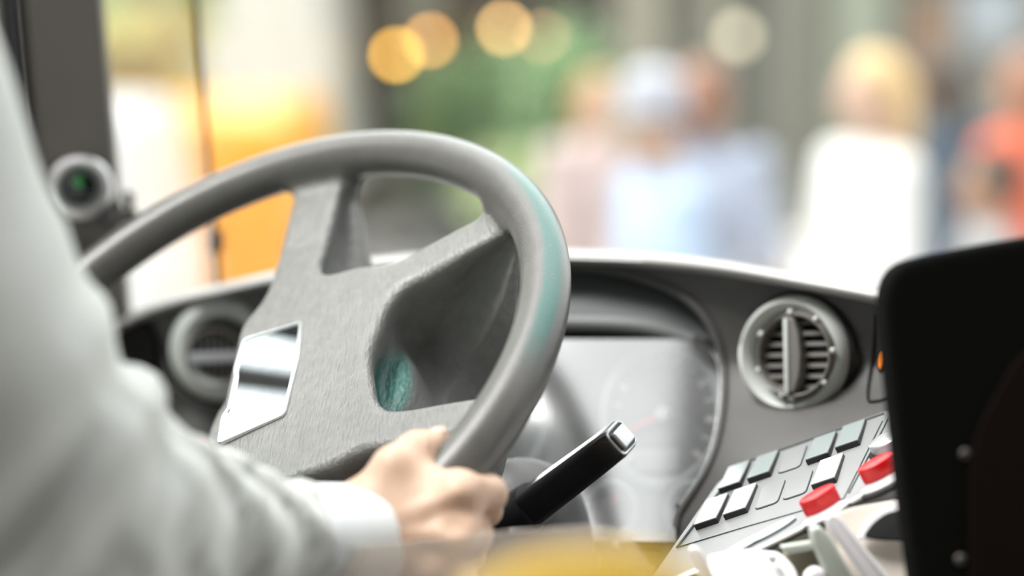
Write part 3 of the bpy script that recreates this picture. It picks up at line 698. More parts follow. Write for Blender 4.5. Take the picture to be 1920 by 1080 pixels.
# the shirt: loose sleeve with soft folds, torso and left sleeve
CUFA, CUFB = U(572, 1014, 1.102), U(712, 1010, 1.127)
fold_c = U(330, 930, 1.03)
def shirt_sd(p):
    q = p-CAM; z = q@FW; X = q@RT; Y = q@UP
    up_ = cone_sd(p, SHO+CV(-.006, 0, 0), ELB, .094, .092)
    MID = U(390, 1018, 1.055)
    fo = smin(cone_sd(p, ELB, MID, .062, .042), cone_sd(p, MID, CUFA-nrm(CUFB-CUFA)*.006, .042, .0330), .02)
    d = smin(up_, fo, .05)
    # folds that run across the forearm and gather in the crook of the elbow
    a = (p-ELB)@nrm(CUFA-ELB); b = (p-ELB)@nrm(SHO-ELB)
    wgt = np.exp(-((a-.12)/.085)**2)
    d = d+wgt*.0042*np.sin(a*150+Y*95+1.5*np.sin(Y*60+z*30))+wgt*.0020*np.sin(a*310-Y*120)
    wg2 = np.exp(-((b-.04)/.07)**2)*np.exp(-(a/.10)**2)
    d = d+wg2*.007*np.sin(b*95-X*70)+.0022*np.sin(b*45+X*38+z*24)
    AX = np.array([SAX, np.cross(BUP, SAX), BUP])
    t_ = ell_sd(p, NECK+np.array([0, -.01, -.20]), (.20, .135, .27), AX); t_ = smin(t_, ell_sd(p, PEL+np.array([0, 0, .04]), (.19, .145, .20), AX), .06)
    t_ = smin(t_, cone_sd(p, SHO, LSH, .078, .072), .05)
    t_ = smin(t_, cone_sd(p, NECK+np.array([0, -.01, -.03]), NECK+np.array([0, 0, .035]), .072, .066), .015)
    t_ = smin(t_, cone_sd(p, LSH, LEL, .075, .062), .03); t_ = smin(t_, cone_sd(p, LEL, LHA, .060, .042), .03)
    return smin(d, t_, .05)
lo_ = np.array([SHO, ELB, CUFB, LSH, LEL, LHA, PEL]).min(0)-.17; hi_ = np.array([SHO, ELB, CUFB, LSH, NECK, LHA]).max(0)+.13
Vs, Fs, Ns = surf(shirt_sd, lo_, hi_, .0095)
shirt = obj('shirt', sd_mesh(Vs, Fs, Ns), M_SHIRT, driver, label='pale loose long-sleeved shirt')
# cuff: a stitched band, open at the hand
cz = nrm(CUFB-CUFA); CUM = frame(CUFA, np.cross(UP, cz), z=cz); Lc = np.linalg.norm(CUFB-CUFA); bm = bmesh.new(); n = 56; rows = []
for r_, t in ((.0305, .0), (.0338, .01), (.0352, .15), (.0350, .5), (.0346, .92), (.0340, .985), (.0326, 1.0), (.0314, .985), (.0308, .9), (.030, .2)):
    ring = []
    for k in range(n):
        a = 2*math.pi*k/n; e_ = 1+.07*math.cos(2*a)+.012*math.sin(5*a+t*3)
        ring.append(bm.verts.new(CUM@Vector((r_*e_*math.cos(a), r_*e_*math.sin(a), t*Lc))))
    rows.append(ring)
for A, B in zip(rows, rows[1:]):
    for k in range(n): bm.faces.new((A[k], A[(k+1) % n], B[(k+1) % n], B[k]))
obj('cuff', from_bm(bm, angle=60), mat('white cuff', (.80, .83, .83), .8, bump=(1500, .1)), shirt, label='white cuff at the wrist')
# trousers and the seat under the driver
def tr_sd(p):
    d = np.full(len(p), 9.0)
    for s in (-1, 1):
        hp_ = PEL+SAX*.09*s+np.array([0, 0, -.05]); kn = hp_+np.array([0, .42, .02]); ft = kn+np.array([0, .05, -.37])
        d = smin(d, cone_sd(p, hp_, kn, .098, .074), .03); d = smin(d, cone_sd(p, kn, ft, .072, .058), .02)
    return smin(d, ell_sd(p, PEL+np.array([0, 0, -.03]), (.185, .14, .13)), .05)
Vt, Ft, Nt = surf(tr_sd, PEL+np.array([-.32, -.25, -.55]), PEL+np.array([.32, .62, .2]), .016)
obj('trousers', sd_mesh(Vt, Ft, Nt), mat('dark trousers', (.02, .022, .03), .8), driver)
sb_ = PEL+np.array([0, .06, -.20]); FLOOR = .42
seat = thing('driver_seat', 'dark driver seat beneath the white-shirted driver', 'seat', (sb_[0], sb_[1], FLOOR))
M_SEAT = mat('seat cloth', (.03, .032, .04), .9, var=.2, vscale=80)
obj('seat_cushion', box(Matrix.Translation(sb_+np.array([0, .12, -.055])), .48, .54, .13, .04, 4), M_SEAT, seat)
obj('seat_back', box(Matrix.Translation(sb_+np.array([0, -.26, .20]))@Matrix.Rotation(math.radians(6), 4, 'X'), .46, .11, .48, .045, 4), M_SEAT, seat)
zc = sb_[2]-.12
obj('pedestal', box(Matrix.Translation(Vector((sb_[0], sb_[1]+.1, (zc+FLOOR)/2))), .30, .34, zc-FLOOR, .02), M_BLACK, seat)
# ------------------------------------------------------------------ cab shell round the driver
def struct(name, me, m, label=None, parent=None):
    o = obj(name, me, m, parent)
    if parent is None: o['kind'] = 'structure'
    if label: o['label'] = label
    return o
M_PILLAR = mat('pillar trim', (.115, .105, .09), .55, bump=(350, .15), var=.06, vscale=8)
M_RUBBER = mat('rubber seal', (.010, .010, .010), .6)
M_SHELL = mat('cab lining', (.17, .165, .15), .7, bump=(300, .1))
M_FLOOR = mat('ribbed floor', (.05, .05, .052), .7, bump=(200, .3))
ZB, ZT = .42, 2.75                                # floor and ceiling heights of the cab
def at_z(px, d, z):                               # the vertical through a pillar point
    p = U(px, 540, d); return np.array([p[0], p[1], z])
LEAN = CV(.055, 0, 0)                             # pillars lean a little
def post(name, m, pts, label=None, z0=.9, z1=2.62, r=.004):
    """vertical-ish post with the plan outline pts [(px, depth)], taken at eye level"""
    bm = bmesh.new(); rings = []
    for z in (z0, z1):
        rings.append([bm.verts.new(Vector(at_z(px, d, z)-LEAN*(z-1.70))) for px, d in pts])
    A, B = rings; fs = [bm.faces.new(A), bm.faces.new(B)]
    for i in range(len(A)): fs.append(bm.faces.new((A[i], A[(i+1) % len(A)], B[(i+1) % len(B)], B[i])))
    ed = [e for e in bm.edges if abs(e.verts[0].co.z-e.verts[1].co.z) > .5]
    bmesh.ops.recalc_face_normals(bm, faces=bm.faces)
    bmesh.ops.bevel(bm, geom=ed, offset=r, segments=2, affect='EDGES')
    return struct(name, from_bm(bm), m, label)
# front left pillar, the seal beside it and the next frame strips to its left
post('trim_1', M_PILLAR, [(84, 1.60), (226, 1.63), (236, 1.70), (84, 1.70)], 'grey front pillar carrying the round chrome device')
post('trim_2', M_RUBBER, [(48, 1.575), (83, 1.60), (83, 1.67), (48, 1.66)], 'black rubber seal beside the grey pillar')
post('trim_3', M_PILLAR, [(12, 1.555), (47, 1.572), (47, 1.66), (12, 1.65)], 'narrow grey window frame strip at the far left')
post('trim_4', M_RUBBER, [(-14, 1.54), (11, 1.555), (11, 1.64), (-14, 1.64)], 'dark window seal at the far left edge')
post('trim_5', mat('brown rubber', (.10, .055, .03), .6), [(396, 1.72), (407, 1.72), (407, 1.735), (396, 1.735)], 'thin brown glazing bar between side glass and windscreen', z0=1.3, r=.001)
ctc = thing('window_catch', 'small black catch on the brown glazing bar, seen under the rim', 'catch', U(405, 452, 1.715))
obj('knob', lathe(frame(U(405, 452, 1.722), RT, z=-FW), [(0, .010), (.004, .0095), (.0052, .006), (.0045, 0), (.0065, -.002), (.0065, -.008)], 20), M_RUBBER, ctc)
obj('backplate', box(frame(U(405, 452, 1.730), RT, z=-FW), .012, .022, .004, .001), M_RUBBER, ctc)
PR = at_z(226, 1.64, 0); BAR = at_z(401, 1.727, 0)
# panes
GL = glass_mat('window glass', tint=(.985, 1, .99), refl=.015)
def pane(name, a, b, z0, z1, lean_a=1, lean_b=1, th=.005):
    n = nrm(np.cross(b-a, [0, 0, 1.0]))*th; bm = bmesh.new(); V8 = []
    for off in (0, 1):
        for p, ln in ((a, lean_a), (b, lean_b)):
            for z in (z0, z1): q = np.array([p[0], p[1], z])-LEAN*(z-1.70)*ln+n*off; V8.append(bm.verts.new(q))
    a0, a1, b0, b1, c0, c1, d0, d1 = V8
    for f in ((a0, b0, b1, a1), (c0, c1, d1, d0), (a0, a1, c1, c0), (b0, d0, d1, b1), (a0, c0, d0, b0), (a1, b1, d1, c1)): bm.faces.new(f)
    return struct(name, from_bm(bm, smooth=False), GL)
pane('window_1', PR+CV(.004, 0, 0), BAR-CV(.004, 0, 0), 1.35, 2.60)
WR = at_z(2700, 1.78, 0)
pane('window_2', BAR+CV(.004, 0, 0), WR, 1.25, 2.60)
# left wall with the driver's side window behind the pillar
LW0 = at_z(-14, 1.60, 0); LWd = nrm(np.array([-.12, -1.0, 0])); LW1 = LW0+LWd*1.15
pane('window_3', LW0+LWd*.02, LW1, 1.55, 2.50, 1, 0)
def wallseg(name, a, b, z0, z1, th, m, outward):
    n = nrm(np.cross(b-a, [0, 0, 1.0])); n = n if n@outward > 0 else -n; mid = (a+b)/2
    L = np.linalg.norm(b-a); M = frame(np.array([mid[0], mid[1], (z0+z1)/2])+n*th/2, b-a, z=[0, 0, 1])
    return struct(name, box(M, L, th, z1-z0, .004), m)
wallseg('reflection_bar', LW0+LWd*.075, LW0+LWd*.100, 1.55, 2.50, .03, M_PILLAR, RT*-1)  # unseen window bar added to put a dark band in the badge mirror
wallseg('wall_left', LW0, LW1, ZB, 1.545, .05, M_SHELL, RT*-1)
FL0, FL1 = at_z(-30, 1.80, 0), at_z(2600, 1.86, 0)
wallseg('wall_front', FL0, FL1, ZB, 1.22, .05, M_SHELL, HF)
mid = U(760, 540, .9)
struct('floor', box(frame(np.array([mid[0], mid[1], ZB-.03]), RT, z=[0, 0, 1]), 3.2, 2.4, .06), M_FLOOR)
# unseen saloon roof and walls, added dark to cut light from right and behind
M_DARKL = mat('added dark shading lining', (.06, .058, .055), .8)
struct('shading_ceiling', box(Matrix.Translation((.80, -.32, 2.66)), 2.80, 2.56, .05, .01), M_DARKL)
struct('shading_wall_right', box(Matrix.Translation((2.2, -.2, 1.54)), .05, 2.8, 2.24, .004), M_DARKL)
struct('shading_wall_back', box(Matrix.Translation((.1, -1.6, 1.54)), 4.2, .05, 2.24, .004), M_DARKL)
# round chrome device on the pillar
M_DARKGL = mat('dark lens', (.004, .008, .005), .12, coat=.6)
pc_ = U(150, 352, 1.585); pn = nrm(CV(.12, -.06, -1)); PMx = frame(pc_, RT, z=pn)
dev = thing('round_sensor', 'round chrome-ringed dark lens fixed on the grey front pillar', 'sensor', pc_)
k = 1.585/FPX
obj('chrome_ring', lathe(PMx, [(61*k, -.012), (62*k, .004), (58*k, .010), (50*k, .0115), (33*k, .002), (31*k, -.002)], 56), mat('brushed chrome', (.88, .86, .87), .34, 1.0), dev)
obj('dark_lens', lathe(PMx, [(0, .0015), (18*k, .0008), (33*k, -.002)], 40), M_DARKGL, dev, label='dark lens with a green glint')
obj('lens_reflection', prism(PMx@Matrix.Translation((-2*k, 11*k, .0012)), ell(7*k, 11*k, 20), 0, .0012, .0004), mat('lens glint green', (.01, .16, .04), .3, emit=(.02, .5, .10), estr=.12), dev, label='painted green reflection in the lens')  # green reflection in the lens, painted as a faintly glowing disc
obj('mount', prism(PMx, round_poly([(-30*k, -95*k), (70*k, -105*k), (78*k, -40*k), (40*k, 30*k), (-40*k, 30*k)], .004, 3), -.016, -.008, .002), M_PILLAR, dev)
obj('cable_stub', tube([U(196, 418, 1.58), U(205, 400, 1.585), U(214, 392, 1.60)], .004, 8), M_RUBBER, dev)
br = thing('glass_clip', 'small dark clip at the lower corner of the side glass by the pillar', 'clip', U(242, 395, 1.63))
obj('clip_body', box(frame(U(242, 383, 1.635), RT, z=-FW), .007, .022, .010, .002), M_RUBBER, br)
obj('clip_foot', box(frame(U(232, 408, 1.635), RT, z=-FW), .024, .012, .012, .002), M_PILLAR, br)
# ------------------------------------------------------------------ display unit, ticket gear, rail and screen on the right
dm = mat('matt black casing', (.0040, .0042, .0036), .9, bump=(900, .1), spec=.03)
dz = 1.055
def dpt(px, py): return ((px-1790)*dz/FPX, -(py-780)*dz/FPX)
DM = frame(U(1790, 780, dz), RT, z=-FW)
dp = round_poly([dpt(*p) for p in [(1740, 1240), (1700, 960), (1672, 700), (1652, 500), (1790, 468), (2080, 418), (2260, 420), (2260, 1240)]], [.02, .02, .02, .030, .012, .02, .02, .02], 6)
disp = thing('display_unit', 'black casing of a display unit standing tall at the right edge', 'display', U(1980, 1240, dz))
obj('casing', prism(DM, dp, -.035, .0, .006, 4), dm, disp)
M_GLINT = mat('steel glint stud', (.22, .20, .18), .35, .6)  # made-up metal heads in place of small light reflections on the casing
for (px, py) in ((1810, 851), (1852, 915), (1801, 1049), (1889, 1042)):
    q = dpt(px, py); Ms = DM@Matrix.Translation((q[0], q[1], 0))
    s_ = obj('glint_stud', lathe(Ms, [(0, .0016), (.0022, .0013), (.0030, .0)], 18), M_GLINT, disp)
    obj('glint_stud_slot', box(Ms@Matrix.Translation((0, 0, .0014)), .0045, .0007, .0008), M_BLACK, s_)
q = dpt(1935, 930); obj('sheen_plate', prism(DM@Matrix.Translation((q[0], q[1], 0)), round_poly([(-.035, -.10), (.06, -.10), (.06, .095), (-.005, .085), (-.035, .03)], .02, 5), 0, .004, .0015), mat('brownish black sheen', (.007, .004, .0035), .8, spec=.04), disp)  # reddish-brown sheen on the casing, painted as a thin added plate
obj('stand', box(Matrix.Translation(Vector((*U(2000, 1240, dz+.02)[:2], (U(2000, 1235, dz)[2]+ZB)/2))), .05, .05, U(2000, 1235, dz)[2]-ZB), dm, disp)

M_CREAM = mat('cream plastic', (.62, .57, .50), .5)
M_WHITE = mat('white plastic', (.86, .84, .86), .42)
M_OLIVE = mat('olive grey plastic', (.30, .28, .20), .6)
M_GREYG = mat('pale grey-green plastic', (.42, .45, .40), .5)
def poly_at(name, pts, d, th, m, parent, r=.002, bev=.0012, dv=None, label=None):
    c = np.mean(np.array(pts, float), 0); o = U(c[0], c[1], d)
    n = -FW if dv is None else nrm(dv); M = frame(o, RT, z=n); Mi = M.inverted(); P2 = []
    for p in pts:
        ray = U(p[0], p[1], 1.0)-CAM; t = ((o-CAM)@n)/(ray@n); q = Mi@Vector(CAM+ray*t); P2.append((q.x, q.y))
    return obj(name, prism(M, round_poly(P2, r, 4), -th, 0, bev), m, parent, label=label)
hold = thing('ticket_holder', 'cream ticket holder with a dark opening, below the red buttons', 'ticket holder', U(1640, 1120, 1.16))
poly_at('housing', [(1555, 965), (1600, 950), (1706, 932), (1760, 935), (1760, 1130), (1590, 1130), (1575, 1040)], 1.155, .035, M_CREAM, hold, .004, .002, dv=CV(.05, .35, -.9))
poly_at('opening_rim', [(1605, 1010), (1625, 975), (1650, 952), (1712, 935), (1722, 1016), (1650, 1012)], 1.150, .004, M_WHITE, hold, .006, .001, dv=CV(.05, .35, -.9), label='pale curved rim of the opening')
poly_at('dark_opening', [(1618, 1006), (1636, 980), (1662, 961), (1722, 948), (1728, 1014), (1650, 1011)], 1.147, .004, M_HOLE, hold, .004, .0006, dv=CV(.05, .35, -.9), label='dark opening')
poly_at('lever_bar', [(1547, 972), (1560, 960), (1578, 972), (1690, 1112), (1648, 1118), (1556, 996)], 1.128, .010, M_WHITE, hold, .003, .002, label='white slanting bar')
poly_at('upright', [(1522, 992), (1538, 986), (1556, 1004), (1622, 1120), (1574, 1130), (1542, 1062), (1524, 1018)], 1.140, .016, M_GREYG, hold, .003, .002, label='pale grey-green upright')
bx = thing('ticket_printer', 'white and olive ticket printer left of the slanting white bar', 'ticket printer', U(1470, 1120, 1.16))
poly_at('body', [(1478, 1035), (1546, 1026), (1552, 1075), (1530, 1130), (1470, 1130)], 1.160, .03, M_OLIVE, bx, .003, .002, label='olive grey body')
poly_at('top_edge', [(1464, 1026), (1542, 1014), (1552, 1028), (1476, 1040)], 1.152, .012, M_GREYG, bx, .002, .001, label='pale top edge')
poly_at('roller', [(1510, 1078), (1530, 1064), (1550, 1070), (1560, 1130), (1510, 1130)], 1.135, .014, M_WHITE, bx, .005, .003)
poly_at('paper_tray', [(1325, 1040), (1400, 1028), (1462, 1034), (1490, 1062), (1512, 1130), (1350, 1130)], 1.145, .012, mat('white tray', (.88, .88, .88), .5), bx, .004, .002, dv=CV(-.05, .5, -.8), label='white paper tray')
poly_at('tray_side', [(1292, 1030), (1304, 1024), (1318, 1036), (1362, 1130), (1334, 1130)], 1.130, .008, M_WHITE, bx, .002, .0015, label='white tray side plate')
poly_at('spindle', [(1436, 1044), (1450, 1038), (1460, 1050), (1448, 1060)], 1.138, .006, M_WHITE, bx, .002, .001)
obj('chrome_rod', tube([U(1262, 1092, 1.15), U(1330, 1068, 1.15)], .0035, 10), M_CHROME, bx, label='short chrome rod')
# clear screen with a polished upper edge, and the yellow grab rail close to the camera
scr = thing('clear_screen', 'hazy clear plastic screen whose upper edge crosses below the hand', 'screen', U(800, 1240, 1.07))
sp0 = [U(560, 1036, 1.075), U(760, 1017, 1.075), U(900, 1001, 1.075), U(1110, 985, 1.075), U(1180, 1000, 1.075), U(1225, 1060, 1.075), U(1260, 1240, 1.075), U(540, 1240, 1.075)]
SM2 = frame(sp0[0], RT, z=-FW); Si = SM2.inverted(); pp = [(lambda q: (q.x, q.y))(Si@Vector(p)) for p in sp0]
obj('pane', prism(SM2, pp, -.004, 0), glass_mat('hazy acrylic', refl=.02, haze=.26, haze_col=(.9, .8, .7)), scr)
for q in (U(600, 1180, 1.079), U(1190, 1180, 1.079)): obj('post', tube([np.array([q[0], q[1], ZB+.002]), q], .010, 10), M_BLACK, scr)
rail = thing('grab_rail', 'bright yellow grab rail curving along the bottom edge of the view', 'rail', U(1060, 1400, .62))
rp = cat_rom([U(692, 1560, .60), U(700, 1380, .60), U(820, 1230, .605), U(960, 1122, .61), U(1120, 1092, .615), U(1260, 1110, .62), U(1390, 1240, .625), U(1470, 1420, .63), U(1478, 1560, .63)], 8); rp = [np.array([rp[0][0], rp[0][1], ZB+.01])]+rp+[np.array([rp[-1][0], rp[-1][1], ZB+.01])]
obj('tube', tube(rp, .0085, 14), mat('yellow coated rail', (.80, .50, .015), .35), rail)
for p in (rp[0], rp[-1]): obj('foot', lathe(frame(np.array([p[0], p[1], ZB]), RT, z=[0, 0, 1]), [(0, 0), (.02, 0), (.02, .01), (.011, .014), (.011, .04)], 20), M_BLACK, rail)
# ------------------------------------------------------------------ the street outside
def gp(px, d): p = U(px, 540, d); return np.array([p[0], p[1], 0.0])
HR_ = nrm([RT[0], RT[1], 0])                      # across the street, to the right
M_ROAD = mat('asphalt', (.42, .41, .41), .85, bump=(40, .2), var=.12, vscale=3)
M_PAVE = mat('pale paving', (.55, .53, .52), .8, var=.10, vscale=6)
gc = gp(900, 15)
struct('ground', box(frame(gc-np.array([0, 0, .05]), HR_, z=[0, 0, 1]), 60, 50, .1), M_ROAD)
pc2 = gp(1100, 12.2)
struct('sidewalk', box(frame(pc2+np.array([0, 0, .05]), HR_, z=[0, 0, 1]), 34, 14, .12, .02), M_PAVE)
PV = .11
# ---- people walking by
def person_out(label, px, d, H, face, skin, hairc, hair_len, top, bottom, sleeve='long', hat=None, bag=None, stride=.16, lean=0, skirt=False, wide=1.0, arm_fwd=.1):
    base = gp(px, d)+np.array([0, 0, PV]); s = H/1.72
    Mx = frame(base, np.cross(nrm(face), [0, 0, 1.0]), z=[0, 0, 1])      # local y = facing direction
    th = thing('person', label, 'person', base, 'pedestrians on the sidewalk', basis=Mx)
    J = lambda x, y, z: np.array([x*s, (y+lean*max(z-.9, 0))*s, z*s])
    def body(p):
        dd = ell_sd(p, J(0, .005, 1.60), np.array([.074, .095, .115])*s)
        dd = smin(dd, ell_sd(p, J(0, .095, 1.585), np.array([.015, .022, .026])*s), .01)
        for q in (-1, 1): dd = smin(dd, ell_sd(p, J(.075*q, 0, 1.60), np.array([.012, .02, .03])*s), .008)
        dd = smin(dd, cone_sd(p, J(0, -.01, 1.38), J(0, 0, 1.52), .058*s, .052*s), .02)
        dd = smin(dd, ell_sd(p, J(0, 0, 1.24), np.array([.165*wide, .105*wide, .22])*s), .04); dd = smin(dd, ell_sd(p, J(0, 0, .95), np.array([.155*wide, .11*wide, .16])*s), .06)
        for q in (-1, 1):
            sh, el, wr = J(.185*q*wide, 0, 1.40), J(.225*q*wide, -.02+arm_fwd*.3, 1.12), J(.215*q*wide, arm_fwd+.05*q, .88)
            dd = smin(dd, cone_sd(p, sh, el, .047*s, .038*s), .04); dd = smin(dd, cone_sd(p, el, wr, .038*s, .025*s), .015); dd = smin(dd, ell_sd(p, wr+J(0, .02, -.07), np.array([.022, .035, .07])*s), .015)
            hp_, kn, an = J(.085*q, 0, .88), J(.09*q, stride*.5*q+.03, .48), J(.09*q, stride*q, .08)
            dd = smin(dd, cone_sd(p, hp_, kn, .080*s, .055*s), .03); dd = smin(dd, cone_sd(p, kn, an, .054*s, .036*s), .02); dd = smin(dd, ell_sd(p, an+J(0, .06, -.04), np.array([.042, .12, .04])*s), .02)
        return dd
    V, F, N_ = surf(body, (-.36*s, -.34*s, -.02), (.36*s, .40*s, 1.80*s), .023, 2)
    obj('body', sd_mesh(V, F, N_), skin, th, True)
    zc = 1.02 if sleeve == 'short' else .84
    def shirt(p):
        arm = np.abs(p[:, 0]) > .20*s*wide
        cut = np.maximum(p[:, 2]-1.475*s, np.where(arm, (zc if sleeve != 'none' else 1.30)*s-p[:, 2], .86*s-p[:, 2]))
        return smax(body(p)-.017, cut, .012)
    V, F, N_ = surf(shirt, (-.38*s, -.30*s, .78*s), (.38*s, .40*s, 1.54*s), .021, 2); obj('shirt', sd_mesh(V, F, N_), top, th, True)
    def trou(p):
        bd = body(p)-.016
        if skirt: bd = smin(bd, cone_sd(p*np.array([1, 1.25, 1]), J(0, 0, .95), J(0, 0, .50), .16*s, .24*s), .03); cut = np.maximum(p[:, 2]-.96*s, .48*s-p[:, 2])
        else: cut = np.maximum(p[:, 2]-.94*s, .10*s-p[:, 2])
        return smax(smax(bd, cut, .012), np.abs(p[:, 0])-.19*s*wide-(.1 if skirt else 0), .01)
    V, F, N_ = surf(trou, (-.34*s, -.36*s, .04*s), (.34*s, .40*s, 1.0*s), .023, 2); obj('skirt' if skirt else 'trousers', sd_mesh(V, F, N_), bottom, th, True)
    def hair_f(p):
        cap = ell_sd(p, J(0, -.015, 1.625), np.array([.090, .108, .118])*s)
        if hair_len > 0: cap = smin(cap, cone_sd(p, J(0, -.055, 1.60), J(0, -.085, 1.60-hair_len), .085*s, .070*s), .03)
        face_cut = np.minimum((p[:, 1]-.035*s)*.9-(p[:, 2]-1.66*s)*.7, 1)
        return smax(cap, face_cut, .01)
    V, F, N_ = surf(hair_f, (-.16*s, -.22*s, (1.45-hair_len)*s), (.16*s, .16*s, 1.78*s), .018, 2); obj('hair', sd_mesh(V, F, N_), hairc, th, True)
    if hat is not None:
        Mh = Matrix.Translation(Vector(J(0, .0, 1.655)))
        h_ = obj('hat', lathe(Mh, [(.118*s, .0), (.120*s, .008), (.103*s, .014), (.103*s, .06), (.090*s, .105), (.050*s, .128), (0, .134)], 28), hat, th, True)
    if bag is not None:
        b_ = obj('bag', box(Matrix.Translation(Vector(J(.25, .06, .82))), .10*s, .30*s, .26*s, .03, 3), bag, th, True)
        obj('strap', tube([J(.25, -.04, .92), J(.21, .02, 1.42), J(.25, .12, .92)], .012*s, 8), bag, b_, True)
    return th
SK = mat('pale skin', (.60, .40, .30), .5); SK2 = mat('tan skin', (.45, .27, .18), .5)
cl = lambda n, c, r=.85: mat(n, c, r, bump=(120, .2))
W_TOP = cl('white blouse', (.82, .81, .79)); B_SHIRT = cl('light blue shirt', (.42, .53, .70)); P_TOP = cl('pale pink top', (.62, .50, .48)); O_TOP = cl('orange-red top', (.75, .16, .08))
G_TOP = cl('grey top', (.42, .42, .43)); D_TOP = cl('slate top', (.10, .14, .18)); R_TOP = cl('brown-red top', (.48, .26, .20))
DEN = cl('blue denim', (.08, .13, .28)); BEI = cl('beige cloth', (.55, .46, .34)); GRY = cl('grey cloth', (.24, .24, .25)); WHT = cl('white cloth', (.6, .58, .58))
H_BL = mat('blond hair', (.72, .50, .24), .5); H_TAN = mat('light brown hair', (.50, .31, .14), .5); H_DK = mat('dark brown hair', (.05, .035, .025), .5); H_RED = mat('reddish hair', (.32, .15, .09), .5)
person_out('pedestrian with long blond hair in a white blouse, walking at the right', 1622, 5.2, 1.60, CV(-.9, 0, -.35), SK, H_BL, .22, W_TOP, BEI, 'short', bag=BEI, wide=.92)
person_out('pedestrian in a white hat and light blue shirt, in the middle of the group', 1262, 5.3, 1.50, CV(-1, 0, -.4), SK, H_DK, 0, B_SHIRT, WHT, 'long', hat=mat('white straw hat', (.47, .48, .54), .7), lean=.10, wide=1.0)
person_out('pedestrian with reddish hair in a pale blue-grey shirt, right of the white hat', 1312, 6.0, 1.54, CV(.6, 0, .8), SK2, H_RED, .05, cl('pale blue-grey shirt', (.38, .42, .52)), GRY, 'short', wide=1.15)
person_out('pedestrian with light brown hair in a pale pink top, left of the white hat', 1118, 6.9, 1.47, CV(.4, 0, -.9), SK, H_TAN, .12, P_TOP, WHT, 'short', skirt=True)
person_out('pedestrian in an orange-red top at the far right', 1905, 6.2, 1.57, CV(-.7, 0, .7), SK2, H_RED, .05, O_TOP, GRY, 'short')
person_out('pedestrian in a slate-blue jacket behind the blond walker', 1748, 7.2, 1.53, CV(-.2, 0, 1), SK2, H_DK, .1, D_TOP, DEN, 'long')
person_out('pedestrian in a grey top between the slate jacket and the orange-red top', 1845, 5.35, 1.33, CV(-.9, 0, .2), SK2, H_DK, 0, G_TOP, BEI, 'long')
# ---- vehicles
M_TYRE = mat('tyre', (.015, .015, .015), .8); M_HUBC = mat('wheel hub', (.5, .5, .5), .35, .7); M_WIN = mat('car window', (.03, .035, .04), .06, coat=.5); M_LAMP = mat('lamp glass', (.75, .75, .72), .12); M_TAIL = mat('tail lamp', (.45, .02, .02), .2)
def vehicle(name, label, cat, px, d, axis, L, W, prof, win, wheels, wr, paint, low=None):
    """prof and win are side outlines (along, up) in metres; the nose points along +x"""
    base = gp(px, d); Mx = frame(base, axis, z=[0, 0, 1]); th = thing(name, label, cat, base, basis=Mx)
    SIDE = Matrix(((1, 0, 0, 0), (0, 0, 1, 0), (0, 1, 0, 0), (0, 0, 0, 1)))
    obj('body', prism(SIDE, round_poly(prof, .10, 4), -W/2, W/2, .07, 3), paint, th, True)
    for s_ in (-1, 1):
        for k, wp in enumerate(win):
            a = [(x, y) for x, y in wp]; M2 = SIDE@Matrix.Translation((0, 0, s_*(W/2-.004)))
            obj('side_window', prism(M2, round_poly(a, .05, 3), -.008, .008, .003), M_WIN, th, True)
        for x in wheels:
            Mw = Matrix.Translation((x, s_*(W/2-.11), wr))@Matrix.Rotation(-s_*math.pi/2, 4, 'X')
            w_ = obj('wheel', lathe(Mw, [(wr*.62, -.10), (wr*.96, -.10), (wr, -.07), (wr, .07), (wr*.96, .11), (wr*.64, .115), (wr*.60, .08)], 32), M_TYRE, th, True)
            obj('wheel_hub', lathe(Mw, [(0, .10), (wr*.2, .10), (wr*.3, .075), (wr*.62, .09), (wr*.62, -.05)], 24), M_HUBC, w_, True)
    xm, xn = max(p[0] for p in prof), min(p[0] for p in prof)
    zl = min(p[1] for p in prof)
    for s_ in (-1, 1):
        obj('headlamp', box(Matrix.Translation((xm-.05, s_*(W/2-.22), zl+.42)), .12, .30, .14, .04, 3), M_LAMP, th, True)
        obj('tail_lamp', box(Matrix.Translation((xn+.04, s_*(W/2-.15), zl+.55)), .10, .16, .26, .03, 3), M_TAIL, th, True)
    obj('bumper', box(Matrix.Translation((xm-.06, 0, zl+.16)), .20, W*.96, .20, .05, 3), low or M_TYRE, th, True)
    obj('bumper', box(Matrix.Translation((xn+.06, 0, zl+.16)), .20, W*.96, .20, .05, 3), low or M_TYRE, th, True)
    if low:
        for s_ in (-1, 1): obj('side_skirt', box(Matrix.Translation(((xm+xn)/2, s_*(W/2+.004), zl+.42)), (xm-xn)*.94, .03, .82, .02), low, th, True)
    return th
M_OR = mat('orange paint', (1.0, .44, .05), .3, coat=.4); M_VW = mat('white paint', (.85, .85, .86), .3, coat=.4); M_BUSP = mat('pale cream paint', (.85, .84, .79), .35, coat=.3)
